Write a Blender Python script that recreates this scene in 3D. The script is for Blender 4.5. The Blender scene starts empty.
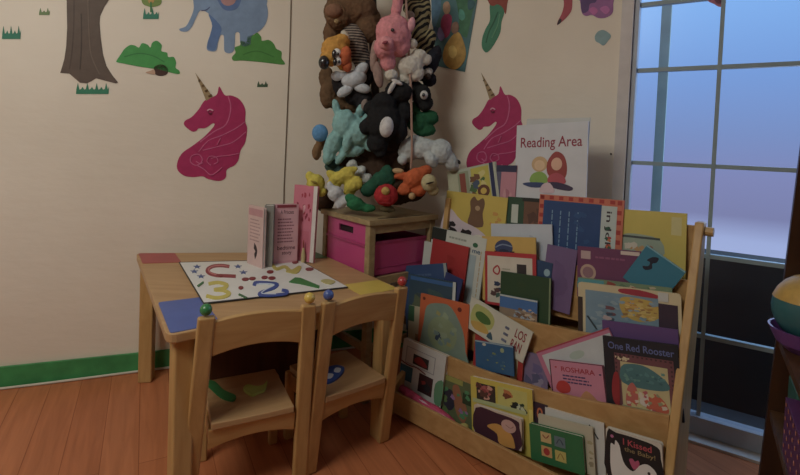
import bpy, bmesh, math, random
import numpy as np
from mathutils import Vector, Matrix
SC = bpy.context.scene
COL = SC.collection
random.seed(7)

# ------------------------------------------------------------------ camera
F_PX, PITCH, ROLL, EYE, CX, CY = 480.0, .034, .039, 1.02, 400.0, 160.2
Fv = np.array([0, math.cos(PITCH), -math.sin(PITCH)])
_u0 = np.cross([1, 0, 0.], Fv)
Rv = math.cos(ROLL)*np.array([1, 0, 0.]) + math.sin(ROLL)*_u0
Uv = -math.sin(ROLL)*np.array([1, 0, 0.]) + math.cos(ROLL)*_u0
EYEP = np.array([0, 0, EYE])
cd = bpy.data.cameras.new('camera'); cam = bpy.data.objects.new('camera', cd); COL.objects.link(cam)
cd.sensor_width = 36; cd.lens = F_PX/800*36; cd.shift_y = -(237.5-CY)/800; cd.clip_start = .02
cam.matrix_world = Matrix(((Rv[0], Uv[0], -Fv[0], 0), (Rv[1], Uv[1], -Fv[1], 0), (Rv[2], Uv[2], -Fv[2], EYE), (0, 0, 0, 1)))
SC.camera = cam
# ------------------------------------------------------------------ world
w = bpy.data.worlds.new('world'); SC.world = w; w.use_nodes = True
nt = w.node_tree; nt.nodes.clear()
tc = nt.nodes.new('ShaderNodeTexCoord'); sp = nt.nodes.new('ShaderNodeSeparateXYZ')
rp = nt.nodes.new('ShaderNodeValToRGB'); bg = nt.nodes.new('ShaderNodeBackground'); wo = nt.nodes.new('ShaderNodeOutputWorld')
mr = nt.nodes.new('ShaderNodeMapRange'); mr.inputs[1].default_value = -.3; mr.inputs[2].default_value = .5
nt.links.new(tc.outputs['Generated'], sp.inputs[0]); nt.links.new(sp.outputs[2], mr.inputs[0]); nt.links.new(mr.outputs[0], rp.inputs[0])
nt.links.new(rp.outputs[0], bg.inputs[0]); nt.links.new(bg.outputs[0], wo.inputs[0])
def lin(c):
    return tuple((x/255/12.92 if x/255 <= .04045 else ((x/255+.055)/1.055)**2.4) for x in c)
cr = rp.color_ramp; cr.elements.remove(cr.elements[1])
SKY = [(0, (110, 118, 148)), (.13, (162, 174, 206)), (.2, (156, 168, 202)), (.25, (122, 126, 160)), (.33, (126, 132, 170)), (.42, (120, 140, 182)), (.55, (118, 152, 202)), (.7, (128, 172, 222)), (1, (140, 190, 236))]
cr.elements[0].position = 0; cr.elements[0].color = lin(SKY[0][1])+(1,)
for p_, c_ in SKY[1:]:
    e_ = cr.elements.new(p_); e_.color = lin(c_)+(1,)
bg.inputs[1].default_value = 1.2
# ------------------------------------------------------------------ lights
def area(name, loc, to, size, power, col):
    l = bpy.data.lights.new(name, 'AREA'); l.energy = power; l.size = size; l.color = col
    o = bpy.data.objects.new(name, l); COL.objects.link(o); o.location = loc
    o.rotation_euler = (Vector(to)-Vector(loc)).to_track_quat('-Z', 'Y').to_euler(); return o
area('ceiling_lamp_light', (-1.25, .1, 2.38), (-.8, 1.4, .2), 1.0, 36.5, (.98, .97, .87))
area('window_daylight', (1.9, 1.75, 1.35), (.2, .7, .7), 1.2, 9, (.62, .78, 1))
SC.view_settings.view_transform = 'Standard'; SC.view_settings.look = 'None'
SC.view_settings.exposure = 0; SC.view_settings.gamma = 1

# ------------------------------------------------------------------ pixel helpers (place points on real planes)
def ray(u, v): return Fv + Rv*(u-CX)/F_PX - Uv*(v-CY)/F_PX
def atz(u, v, z): d = ray(u, v); return EYEP + d*(z-EYE)/d[2]
def aty(u, v, y): d = ray(u, v); return EYEP + d*y/d[1]
def onpl(u, v, P0, n):
    d = ray(u, v); return EYEP + d*(((np.array(P0, float)-EYEP) @ n)/(d @ n))
V = lambda p: Vector([float(a) for a in p])

# ------------------------------------------------------------------ materials
MATS = {}
def newmat(name):
    m = bpy.data.materials.new(name); m.use_nodes = True; return m, m.node_tree, m.node_tree.nodes['Principled BSDF']
def paint(rgb, rough=.6, spec=.3, var=.06, scale=18, name=None, bump=0):
    k = (tuple(rgb), rough, spec, var, scale, bump)
    if k in MATS: return MATS[k]
    m, t, b = newmat(name or 'paint'); c = lin(rgb); g_ = .2126*c[0]+.7152*c[1]+.0722*c[2]; c = tuple(x*.79+g_*.15+.016 for x in c)
    n = t.nodes.new('ShaderNodeTexNoise'); n.inputs['Scale'].default_value = scale; n.inputs['Detail'].default_value = 4
    tcn = t.nodes.new('ShaderNodeTexCoord'); t.links.new(tcn.outputs['Object'], n.inputs['Vector'])
    r = t.nodes.new('ShaderNodeValToRGB')
    r.color_ramp.elements[0].position = .3; r.color_ramp.elements[1].position = .7
    r.color_ramp.elements[0].color = tuple(x*(1-var) for x in c)+(1,); r.color_ramp.elements[1].color = tuple(min(1, x*(1+var)) for x in c)+(1,)
    t.links.new(n.outputs[0], r.inputs[0]); t.links.new(r.outputs[0], b.inputs['Base Color'])
    b.inputs['Roughness'].default_value = rough; b.inputs['Specular IOR Level'].default_value = spec
    if bump:
        bn = t.nodes.new('ShaderNodeBump'); bn.inputs['Strength'].default_value = bump; bn.inputs['Distance'].default_value = .004
        t.links.new(n.outputs[0], bn.inputs['Height']); t.links.new(bn.outputs[0], b.inputs['Normal'])
    MATS[k] = m; return m
def wood(rgb, dark, scale=(2, 2, 22), rough=.42, name='wood'):
    k = ('w', rgb, dark, scale)
    if k in MATS: return MATS[k]
    m, t, b = newmat(name)
    tcn = t.nodes.new('ShaderNodeTexCoord'); mp = t.nodes.new('ShaderNodeMapping'); mp.inputs['Scale'].default_value = scale
    n = t.nodes.new('ShaderNodeTexNoise'); n.inputs['Scale'].default_value = 3; n.inputs['Detail'].default_value = 6; n.inputs['Distortion'].default_value = .6
    r = t.nodes.new('ShaderNodeValToRGB'); r.color_ramp.elements[0].position = .3; r.color_ramp.elements[1].position = .72
    r.color_ramp.elements[0].color = lin(dark)+(1,); r.color_ramp.elements[1].color = lin(rgb)+(1,)
    t.links.new(tcn.outputs['Object'], mp.inputs[0]); t.links.new(mp.outputs[0], n.inputs['Vector']); t.links.new(n.outputs[0], r.inputs[0])
    t.links.new(r.outputs[0], b.inputs['Base Color']); b.inputs['Roughness'].default_value = rough; b.inputs['Specular IOR Level'].default_value = .35
    MATS[k] = m; return m
PINE = wood((202, 166, 112), (180, 142, 90), (14, 14, 1.5), name='pine')
PINE_X = wood((202, 166, 112), (182, 142, 90), (1.5, 14, 14), name='pine_along')
TOPW = wood((190, 154, 112), (174, 138, 97), (1.5, 12, 12), name='table_veneer')
SHELFW = wood((188, 152, 104), (168, 130, 84), (1.2, 10, 12), name='shelf_ply')
CRATEW = wood((176, 156, 118), (150, 128, 94), (2, 12, 12), name='unit_wood')
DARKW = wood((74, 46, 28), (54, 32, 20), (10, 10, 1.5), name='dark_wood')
def plaster():
    m, t, b = newmat('painted_plaster')
    tcn = t.nodes.new('ShaderNodeTexCoord')
    n = t.nodes.new('ShaderNodeTexNoise'); n.inputs['Scale'].default_value = 1.6; n.inputs['Detail'].default_value = 5
    n2 = t.nodes.new('ShaderNodeTexNoise'); n2.inputs['Scale'].default_value = 9; n2.inputs['Detail'].default_value = 6
    mp = t.nodes.new('ShaderNodeMapping'); mp.inputs['Scale'].default_value = (1, 1, 2.6)
    t.links.new(tcn.outputs['Object'], mp.inputs[0])
    t.links.new(tcn.outputs['Object'], n.inputs['Vector']); t.links.new(mp.outputs[0], n2.inputs['Vector'])
    r = t.nodes.new('ShaderNodeValToRGB'); r.color_ramp.elements[0].position = .3; r.color_ramp.elements[1].position = .7
    r.color_ramp.elements[0].color = lin((226, 216, 201))+(1,); r.color_ramp.elements[1].color = lin((238, 229, 215))+(1,)
    t.links.new(n.outputs[0], r.inputs[0]); t.links.new(r.outputs[0], b.inputs['Base Color'])
    bn = t.nodes.new('ShaderNodeBump'); bn.inputs['Strength'].default_value = .2; bn.inputs['Distance'].default_value = .01
    t.links.new(n2.outputs[0], bn.inputs['Height']); t.links.new(bn.outputs[0], b.inputs['Normal'])
    b.inputs['Roughness'].default_value = .75; b.inputs['Specular IOR Level'].default_value = .2
    return m
WALLM = plaster()
def laminate():
    m, t, b = newmat('laminate_floor')
    tcn = t.nodes.new('ShaderNodeTexCoord'); mp = t.nodes.new('ShaderNodeMapping'); mp.inputs['Rotation'].default_value = (0, 0, math.radians(62)) 
    br = t.nodes.new('ShaderNodeTexBrick'); br.inputs['Scale'].default_value = 1; br.offset = .37
    br.inputs['Brick Width'].default_value = 1.2; br.inputs['Row Height'].default_value = .105; br.inputs['Mortar Size'].default_value = .0012
    br.inputs['Color1'].default_value = lin((196, 124, 84))+(1,); br.inputs['Color2'].default_value = lin((184, 112, 74))+(1,); br.inputs['Mortar'].default_value = lin((150, 82, 48))+(1,)
    mp2 = t.nodes.new('ShaderNodeMapping'); mp2.inputs['Scale'].default_value = (1.2, 16, 1)
    n = t.nodes.new('ShaderNodeTexNoise'); n.inputs['Scale'].default_value = 2.5; n.inputs['Detail'].default_value = 7; n.inputs['Distortion'].default_value = .8
    mx = t.nodes.new('ShaderNodeMix'); mx.data_type = 'RGBA'; mx.blend_type = 'MULTIPLY'; mx.inputs[0].default_value = .55
    r = t.nodes.new('ShaderNodeValToRGB'); r.color_ramp.elements[0].position = .3; r.color_ramp.elements[0].color = (.62, .55, .5, 1); r.color_ramp.elements[1].position = .65
    t.links.new(tcn.outputs['Object'], mp.inputs[0]); t.links.new(mp.outputs[0], br.inputs['Vector']); t.links.new(mp.outputs[0], mp2.inputs[0])
    t.links.new(mp2.outputs[0], n.inputs['Vector']); t.links.new(n.outputs[0], r.inputs[0])
    t.links.new(br.outputs[0], mx.inputs[6]); t.links.new(r.outputs[0], mx.inputs[7]); t.links.new(mx.outputs[2], b.inputs['Base Color'])
    b.inputs['Roughness'].default_value = .38; b.inputs['Specular IOR Level'].default_value = .4
    return m
def glass():
    m, t, b = newmat('window_glass'); t.nodes.remove(b)
    o = t.nodes['Material Output']; tr = t.nodes.new('ShaderNodeBsdfTransparent'); g = t.nodes.new('ShaderNodeBsdfGlossy'); mx = t.nodes.new('ShaderNodeMixShader')
    tr.inputs[0].default_value = (.93, .95, 1, 1); g.inputs['Roughness'].default_value = .3; mx.inputs[0].default_value = .02
    t.links.new(tr.outputs[0], mx.inputs[1]); t.links.new(g.outputs[0], mx.inputs[2]); t.links.new(mx.outputs[0], o.inputs[0]); return m

# ------------------------------------------------------------------ object helpers
def link(o, parent=None):
    COL.objects.link(o)
    if parent is not None: o.parent = parent
    return o
class MB:
    def __init__(s): s.v = []; s.f = []; s.mi = []; s.m = []
    def mat(s, m):
        if m not in s.m: s.m.append(m)
        return s.m.index(m)
    def add(s, vs, fs, m):
        b = len(s.v); s.v += [tuple(float(a) for a in v) for v in vs]; k = s.mat(m)
        for f in fs: s.f.append([b+i for i in f]); s.mi.append(k)
    def box(s, lo, hi, m, M=None):
        vs = [Vector((x, y, z)) for z in (lo[2], hi[2]) for y in (lo[1], hi[1]) for x in (lo[0], hi[0])]
        if M is not None: vs = [M @ v for v in vs]
        s.add(vs, [(0, 2, 3, 1), (4, 5, 7, 6), (0, 1, 5, 4), (2, 6, 7, 3), (0, 4, 6, 2), (1, 3, 7, 5)], m)
    def prism(s, pts, vec, m):           # polygon of 3-D points extruded along vec (front = far end)
        n = len(pts); vec = np.array(vec, float); P = [np.array(p, float) for p in pts]
        s.add(P + [p+vec for p in P], [list(range(n))[::-1], [n+i for i in range(n)]] + [(i, (i+1) % n, n+(i+1) % n, n+i) for i in range(n)], m)
    def tube(s, pts, r, m, seg=8, closed=False):
        pts = [V(p) for p in pts]; n = len(pts); rs = r if isinstance(r, (list, tuple)) else [r]*n
        vs = []; up = Vector((0, 0, 1))
        for i, p in enumerate(pts):
            d = (pts[min(i+1, n-1)]-pts[max(i-1, 0)]).normalized()
            a = d.cross(up if abs(d.z) < .9 else Vector((1, 0, 0))).normalized(); b = d.cross(a)
            for k in range(seg):
                t = 2*math.pi*k/seg; vs.append(p + a*math.cos(t)*rs[i] + b*math.sin(t)*rs[i])
        fs = [(i*seg+k, i*seg+(k+1) % seg, (i+1)*seg+(k+1) % seg, (i+1)*seg+k) for i in range(n-1) for k in range(seg)]
        fs += [list(range(seg))[::-1], [(n-1)*seg+k for k in range(seg)]]
        s.add(vs, fs, m)
    def ball(s, c, r, m, M=None, seg=16, rings=10):
        r = r if isinstance(r, (list, tuple)) else (r, r, r); vs = []; c = V(c)
        for i in range(rings+1):
            th = math.pi*i/rings
            for k in range(seg):
                ph = 2*math.pi*k/seg; p = Vector((r[0]*math.sin(th)*math.cos(ph), r[1]*math.sin(th)*math.sin(ph), r[2]*math.cos(th)))
                if M is not None: p = M @ p
                vs.append(c+p)
        fs = [(i*seg+k, (i+1)*seg+k, (i+1)*seg+(k+1) % seg, i*seg+(k+1) % seg) for i in range(rings) for k in range(seg)]
        s.add(vs, fs, m)
    def build(s, name, parent=None, smooth=False, bevel=0, origin=None):
        me = bpy.data.meshes.new(name)
        org = Vector((0, 0, 0))
        if origin is not None: org = V(origin)
        me.from_pydata([tuple(Vector(v)-org) for v in s.v], [], s.f)
        for m in s.m: me.materials.append(m)
        me.polygons.foreach_set('material_index', s.mi)
        bm = bmesh.new(); bm.from_mesh(me); bmesh.ops.remove_doubles(bm, verts=bm.verts, dist=1e-6)
        bmesh.ops.dissolve_degenerate(bm, edges=bm.edges, dist=1e-6)
        bmesh.ops.recalc_face_normals(bm, faces=bm.faces); bm.to_mesh(me); bm.free()
        o = bpy.data.objects.new(name, me); o.location = org; link(o, parent)
        if smooth: me.polygons.foreach_set('use_smooth', [True]*len(me.polygons))
        if bevel:
            b = o.modifiers.new('bevel', 'BEVEL'); b.width = bevel; b.segments = 3; b.limit_method = 'ANGLE'
        return o
def tag(o, label=None, cat=None, group=None, kind=None):
    if label: o['label'] = label
    if cat: o['category'] = cat
    if group: o['group'] = group
    if kind: o['kind'] = kind
    return o
def struct(o): o['kind'] = 'structure'; return o
def empty(name, loc, label, cat, group=None, M=None):
    o = bpy.data.objects.new(name, None); link(o); o.empty_display_size = .05
    if M is not None: o.matrix_world = M
    else: o.location = V(loc)
    return tag(o, label, cat, group)
def crom(pts, n=5, closed=True):
    pts = [np.array(p, float) for p in pts]; out = []; N = len(pts)
    rng = range(N) if closed else range(N-1)
    for i in rng:
        g = (lambda k: pts[k % N]) if closed else (lambda k: pts[min(max(k, 0), N-1)])
        p0, p1, p2, p3 = g(i-1), g(i), g(i+1), g(i+2)
        for j in range(n):
            t = j/n; out.append(.5*((2*p1)+(-p0+p2)*t+(2*p0-5*p1+4*p2-p3)*t*t+(-p0+3*p1-3*p2+p3)*t**3))
    if not closed: out.append(pts[-1])
    return out
def stroke(pts, wd):                     # 2-D polyline -> outline polygon strips (list of quads)
    q = []
    P = [np.array(p, float) for p in pts]
    L = []; Rr = []
    for i, p in enumerate(P):
        d = P[min(i+1, len(P)-1)]-P[max(i-1, 0)]; d = d/(np.linalg.norm(d)+1e-9); nn = np.array([-d[1], d[0]])*wd/2
        L.append(p+nn); Rr.append(p-nn)
    for i in range(len(P)-1): q.append([L[i], L[i+1], Rr[i+1], Rr[i]])
    return q
_tx = {}
def text2d(s, bold=False):               # glyph polygons as (verts2d, faces) normalised to a unit box 0..1 (x) and its own aspect
    if s in _tx: return _tx[s]
    c = bpy.data.curves.new('t', 'FONT'); c.body = s; c.size = 1; c.resolution_u = 3; c.offset = .012
    if bold: c.offset = .02
    o = bpy.data.objects.new('t', c); COL.objects.link(o)
    dg = bpy.context.evaluated_depsgraph_get(); me = o.evaluated_get(dg).to_mesh()
    vs = np.array([v.co[:2] for v in me.vertices]); fs = [list(p.vertices) for p in me.polygons]
    o.evaluated_get(dg).to_mesh_clear(); bpy.data.objects.remove(o); bpy.data.curves.remove(c)
    lo = vs.min(0); hi = vs.max(0); vs = (vs-lo)/(hi-lo)
    _tx[s] = (vs, fs); return _tx[s]

# ------------------------------------------------------------------ room
CORN = np.array([-.025, 2.434, 0]); LD = np.array([.936, .352, 0]); LN = np.array([-.352, .936, 0])
RD = np.array([.841, -.541, 0]); RN = np.array([.541, .841, 0])
def LW(u, v, off=0): return onpl(u, v, CORN-LN*off, LN)
def RW(u, v, off=0): return onpl(u, v, CORN-RN*off, RN)
def wall(name, a, b, n, z0=0, z1=2.5, t=.12, m=WALLM, ext=0):
    a = np.array(a, float); b = np.array(b, float); n = np.array(n, float); mb = MB()
    mb.prism([a+[0, 0, z0], b+[0, 0, z0], b+[0, 0, z1], a+[0, 0, z1]], n*t, m); return struct(mb.build(name))
Lend = CORN-LD*3.2
wall('wall_left', Lend, CORN+LD*.12, LN)
# opening in the right wall for the tall glazed door
def rs(u, v): return float((RW(u, v)-CORN) @ RD)
s0 = rs(626, 100); s1 = s0+1.45; send = 3.4
def rp_(s, z=0): return CORN+RD*s+np.array([0, 0, z])
wall('wall_right', rp_(-.0), rp_(s0), RN)
wall('wall_right_beyond', rp_(s1), rp_(send), RN)
wall('wall_right_above', rp_(s0), rp_(s1), RN, 2.25, 2.5)
Rend = rp_(send)
wall('wall_side', Lend, np.array([Lend[0]-.3, -2.4, 0]), (-1, 0, 0)); wall('wall_back', (Lend[0]-.4, -2.4, 0), (Rend[0]+.4, -2.4, 0), (0, -1, 0))
wall('wall_far_side', (Rend[0], -2.4, 0), Rend, (1, 0, 0))
fl = MB(); pts = [Lend+LN*.0, CORN, Rend, (Rend[0], -2.4, 0), (Lend[0]-.3, -2.4, 0)]
fl.prism(pts, (0, 0, -.1), laminate()); struct(fl.build('floor'))
ce = MB(); ce.prism([np.array(p, float)+[0, 0, 2.5] for p in pts], (0, 0, .1), paint((225, 222, 215), name='ceiling_paint')); struct(ce.build('ceiling'))
# green painted baseboard + pale cable strip
gm = paint((28, 148, 72), .5, .4, .18, 14, name='green_paint')
mb = MB(); mb.prism([CORN-LD*.05-LN*.001, Lend-LN*.001, Lend-LN*.001+[0, 0, .082], CORN-LD*.05-LN*.001+[0, 0, .082]], -LN*.012, gm)
struct(mb.build('baseboard_left'))
mb = MB(); mb.prism([rp_(.03, 0)-RN*.001, rp_(s0-.05, 0)-RN*.001, rp_(s0-.05, .082)-RN*.001, rp_(.03, .082)-RN*.001], -RN*.012, gm); struct(mb.build('baseboard_right'))
mb = MB(); path = [CORN-LD*s-LN*(.022+.008*math.sin(s*5))+np.array([0, 0, .006]) for s in np.linspace(.15, 3.0, 60)]
mb.tube(path, .005, paint((214, 206, 190), .5)); tag(mb.build('cable'), 'pale cable lying on the floor along the green baseboard', 'cable')
mb = MB(); mb.tube([LW(u, v, .004) for u, v in [(293, -40), (291, 0), (290, 40), (288, 90), (286, 140), (284, 185), (283, 230)]], .0022, paint((120, 108, 92), .6), 6)
tag(mb.build('wall_cord'), 'thin vertical cord running down the wall beside the soft toys', 'cord')

# glazed door
FRM = paint((176, 184, 196), .45, .4, name='door_frame_paint'); JMB = paint((214, 206, 204), .5, .35, name='jamb_paint'); MUN = paint((150, 172, 180), .5, .3, name='muntin_paint')
mb = MB()
def rbox(mb, sa, sb, za, zb, na, nb, m): mb.prism([rp_(sa, za)+RN*na, rp_(sb, za)+RN*na, rp_(sb, zb)+RN*na, rp_(sa, zb)+RN*na], RN*(nb-na), m)
zmu = [float(RW(722, v)[2]) for v in (66, 167, 259, 342)]
rbox(mb, s0-.03, s0+.012, .0, 2.28, -.015, .09, JMB); rbox(mb, s1-.012, s1+.03, 0, 2.28, -.015, .09, JMB); rbox(mb, s0-.03, s1+.03, 2.22, 2.28, -.015, .09, JMB)
jf = struct(mb.build('door_frame_1'))
mb = MB()
rbox(mb, s0+.014, s0+.03, .05, 2.2, .0, .05, FRM); rbox(mb, s1-.05, s1-.014, .05, 2.2, .0, .05, FRM)
rbox(mb, s0+.014, s1-.014, .012, .075, .0, .05, FRM); rbox(mb, s0+.014, s1-.014, 2.15, 2.2, .0, .05, FRM)
door = struct(mb.build('door_1'))
mb = MB()
sm = rs(717, 110)
for s in (sm, sm+(sm-s0)*1.05, sm+(sm-s0)*2.1): rbox(mb, s-.0065, s+.0065, .076, 2.149, .012, .038, MUN)
for z in zmu+[zmu[0]+.25, zmu[0]+.5]: rbox(mb, s0+.031, s1-.051, z-.0075, z+.0075, .015, .036, MUN)
struct(mb.build('door_muntins', door))
mb = MB(); rbox(mb, s0+.031, s1-.051, .076, 2.149, .022, .028, glass()); struct(mb.build('door_glass', door))
mb = MB(); rbox(mb, s0-.03, s1+.03, 0, .010, -.05, .1, paint((205, 200, 192), .5)); struct(mb.build('trim_1'))
# outside
mb = MB(); rbox(mb, -1.5, 5, -.1, -.02, .12, .50, paint((96, 98, 100), .8, name='outdoor_concrete')); struct(mb.build('terrace_ground'))
mb = MB()
zz = float(onpl(740, 258, rp_(0)+RN*.36, RN)[2])
rbox(mb, -1.0, 4.5, -.02, zz, .36, .48, paint((44, 38, 32), .8, name='dark_parapet')); struct(mb.build('trim_2'))
sp_ = float((onpl(660, 130, rp_(0)+RN*.25, RN)-CORN) @ RD)
mb = MB(); rbox(mb, sp_-.018, sp_+.018, -.02, 2.6, .24, .28, paint((150, 190, 194), .6)); tag(mb.build('porch_post'), 'grey green upright post standing outside behind the glass door', 'post')

# ------------------------------------------------------------------ decals on the walls
def decal(name, label, W, shapes, group=None, cat='wall decal'):
    """shapes: list of (points_px, colour, smooth[, layer]); first is the base, all stay in one mesh"""
    mb = MB(); nrm = -(LN if W is LW else RN)
    for i, sh in enumerate(shapes):
        pts, col = sh[0], sh[1]; sm_ = sh[2] if len(sh) > 2 else True
        m = paint(col, .55, .25, .08, 30)
        polys = [crom(pts, 4) if sm_ else pts] if sm_ != 'stroke' else stroke(crom(pts, 4, False), sh[3])
        for p in polys: mb.prism([W(q[0], q[1], .0006) for q in p], nrm*(.0012+.0005*i), m)
    c = np.mean([W(q[0], q[1], .0005) for q in shapes[0][0]], 0)
    return tag(mb.build(name, origin=c), label, cat, group)
U1 = [(125,150),(105,180),(80,208),(55,222),(52,238),(70,255),(85,262),(97,258),(105,250),(130,248),(155,232),(163,236),(150,255),(120,285),(80,315),(45,340),(28,370),(27,400),(50,422),(85,428),(118,425),(140,435),(180,442),(203,430),(206,405),(215,395),(235,385),(250,365),(258,330),(275,300),(282,250),(275,225),(275,180),(255,145),(225,130),(200,128),(180,97),(172,125),(150,138)]
H1 = [(92,46),(156,134),(132,150)]
LINES = [([(212,132),(222,175),(205,235),(160,262),(110,300)], 4), ([(275,225),(240,250),(190,275),(140,295),(105,335)], 3.5), ([(278,262),(230,300),(180,315),(120,330)], 3.5), ([(255,340),(220,348),(180,352),(150,360)], 3),
 ([(120,375),(95,385),(75,372),(80,350),(105,345),(118,362),(110,378),(95,370)], 3.5), ([(150,385),(135,370),(145,352),(168,355),(175,372),(160,380)], 3.2), ([(100,385),(125,400),(150,420),(175,405),(190,392)], 3.5), ([(172,310),(185,285)], 3)]
EYE1 = [(135,182),(148,176),(160,186),(150,198),(138,196)]
def uni(f): 
    Z = lambda P: [f(170+x/3.655, 60+y/3.655) for x, y in P]
    sh = [(Z(U1), (186, 18, 98)), (Z(H1), (168, 140, 96), False)]
    for P, w_ in LINES: sh.append((Z(P), (214, 96, 150), 'stroke', w_/3.6))
    sh.append((Z([(136,186),(146,180),(158,186)]), (230, 160, 190), 'stroke', 1.2)); sh.append((Z([(140,192),(146,196),(154,192)]), (120, 10, 60), 'stroke', 1.3))
    for k in range(4): sh.append((Z([(103+12*k, 78+18*k), (110+14*k, 72+18*k)]), (120, 96, 60), 'stroke', .7))
    return sh
decal('unicorn_decal', 'magenta glitter unicorn head with gold horn on the pale left wall', LW, uni(lambda u, v: (u, v)))
decal('unicorn_decal', 'magenta unicorn head with gold horn beside the Reading Area sign', RW, uni(lambda u, v: (481+(u-195)*.8, 73+(v-73)*.97)))
Z = lambda P, x0, y0, s: [(x0+x/s, y0+y/s) for x, y in P]
trunk = Z([(285,-60),(288,0),(290,120),(286,200),(278,255),(268,290),(260,315),(300,318),(325,340),(345,357),(375,360),(395,350),(415,338),(460,350),(500,360),(510,356),(485,325),(460,285),(445,235),(435,160),(430,100),(432,70),(450,30),(470,0),(480,-60)], 0, 0, 4.317)
decal('tree_decal', 'brown tree trunk with flared roots painted on the left wall', LW, [(trunk, (98, 80, 68), False), (Z([(320,-20),(318,120),(310,230),(300,300)], 0, 0, 4.317), (84, 66, 56), 'stroke', 1.2), (Z([(380,0),(385,140),(395,240),(430,320)], 0, 0, 4.317), (116, 98, 84), 'stroke', 1.2), (Z([(350,60),(352,180),(345,300)], 0, 0, 4.317), (80, 66, 58), 'stroke', 1)])
def tuft(x0, y0, w_, h_, n):
    P = [(x0, y0+h_)]
    for i in range(n):
        a = x0+w_*i/n; P += [(a+w_/n*.1, y0+h_*.55), (a+w_/n*.4, y0+(h_*.35 if i % 2 else 0)), (a+w_/n*.75, y0+h_*.6)]
    P += [(x0+w_, y0+h_*.35), (x0+w_-.5, y0+h_)]
    return P
decal('grass_decal', 'green grass tuft sticker under the brown tree trunk', LW, [(tuft(76, 83, 33, 11, 7), (26, 132, 96), False)])
decal('grass_decal', 'teal grass tuft sticker at the far left edge of the wall', LW, [(tuft(2, 26, 19, 13, 5), (26, 128, 100), False)])
decal('grass_decal', 'small olive grass sprig sticker between far left tuft and tree', LW, [(tuft(39, 8, 11, 7, 3), (112, 140, 84), False)])
decal('grass_decal', 'tiny dark grass sprig sticker below the right bush decal', LW, [(tuft(257, 81, 11, 6, 3), (70, 100, 70), False)])
decal('flower_decal', 'small flower sticker with yellow leaves and a teal grass base', LW, [([(142, -4), (150, -8), (160, -4), (161, 4), (152, 7), (143, 4)], (120, 148, 62)), (tuft(143, 8, 16, 11, 4), (30, 134, 106), False), ([(148, -2), (153, -3), (154, 2), (149, 3)], (196, 150, 70)), ([(151, 2), (151, 12)], (40, 130, 70), 'stroke', 1.6)])
B1 = Z([(28,255),(48,225),(62,205),(85,190),(105,192),(122,200),(135,182),(158,188),(170,200),(178,180),(198,172),(218,190),(216,215),(240,222),(245,240),(268,240),(278,262),(276,285),(292,298),(285,312),(200,292),(120,280),(60,268),(30,262)], 110, 0, 4.21)
decal('bush_decal', 'rounded green bush sticker left of the elephant decal', LW, [(B1, (46, 158, 62)), (Z([(60,240),(120,225),(180,235),(230,262)], 110, 0, 4.21), (34, 128, 50), 'stroke', 1)])
B2 = Z([(514,240),(528,222),(525,200),(548,190),(550,172),(575,175),(580,155),(603,148),(620,138),(636,155),(640,172),(668,168),(690,185),(700,205),(722,218),(722,245),(734,262),(728,272),(640,262),(560,255),(520,255)], 110, 0, 4.21)
decal('bush_decal', 'green bush sticker under the elephant feet', LW, [(B2, (68, 152, 52)), (Z([(560,230),(620,215),(690,240)], 110, 0, 4.21), (50, 126, 40), 'stroke', 1)])
decal('hedgehog_decal', 'little brown hedgehog sticker at the foot of the left bush', LW, [(Z([(185,285),(205,272),(230,275),(244,292),(240,312),(215,320),(190,312)], 110, 0, 4.21), (72, 38, 28)), (Z([(150,305),(170,298),(185,292),(190,312),(170,312)], 110, 0, 4.21), (200, 160, 130))])
EL = Z([(345,-60),(350,0),(352,40),(335,85),(318,112),(292,122),(300,132),(325,132),(345,112),(362,75),(380,45),(408,52),(425,75),(430,110),(420,150),(410,180),(408,208),(425,216),(448,212),(455,180),(465,150),(478,150),(480,180),(482,215),(500,224),(520,215),(526,180),(528,140),(545,140),(548,180),(560,195),(590,190),(598,150),(630,130),(655,100),(665,60),(660,20),(640,-60)], 110, 0, 4.21)
decal('elephant_decal', 'pale blue elephant sticker with curved trunk on the left wall', LW, [(EL, (128, 158, 196)), (Z([(415,60),(430,110),(412,180),(412,206),(440,212),(452,180),(462,150),(470,120),(450,90)], 110, 0, 4.21), (92, 128, 184)), (Z([(455,-20),(460,15),(480,40),(510,45),(540,30),(548,-20)], 110, 0, 4.21), (92, 124, 180)), (Z([(465,-30),(470,10),(495,25),(525,12),(532,-30)], 110, 0, 4.21), (190, 140, 140)), (Z([(385,45),(405,42),(420,30)], 110, 0, 4.21), (90, 100, 150), 'stroke', .7)])
# right wall stickers
decal('bird_decal', 'long green feathered sticker with a red top on the right wall', RW, [(Z([(100,20),(130,10),(168,20),(172,60),(158,110),(152,160),(128,210),(100,250),(78,262),(60,235),(62,190),(78,145),(100,100)], 470, 0, 5), (52, 132, 98)), (Z([(90,-30),(95,15),(115,30),(140,22),(165,40),(178,70),(186,20),(188,-30)], 470, 0, 5), (152, 62, 44)), (Z([(140,60),(120,110),(95,160),(80,215)], 470, 0, 5), (34, 100, 72), 'stroke', 1.2), (Z([(150,70),(138,130),(110,190)], 470, 0, 5), (90, 160, 120), 'stroke', 1)])
decal('feather_decal', 'small red feather shaped sticker with a dark tip', RW, [(Z([(465,-40),(470,20),(460,65),(440,105),(436,125),(455,112),(485,85),(508,50),(512,0),(510,-40)], 470, 0, 5), (178, 66, 82)), (Z([(447,95),(436,125),(455,112),(458,98)], 470, 0, 5), (50, 34, 44))])
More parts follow.
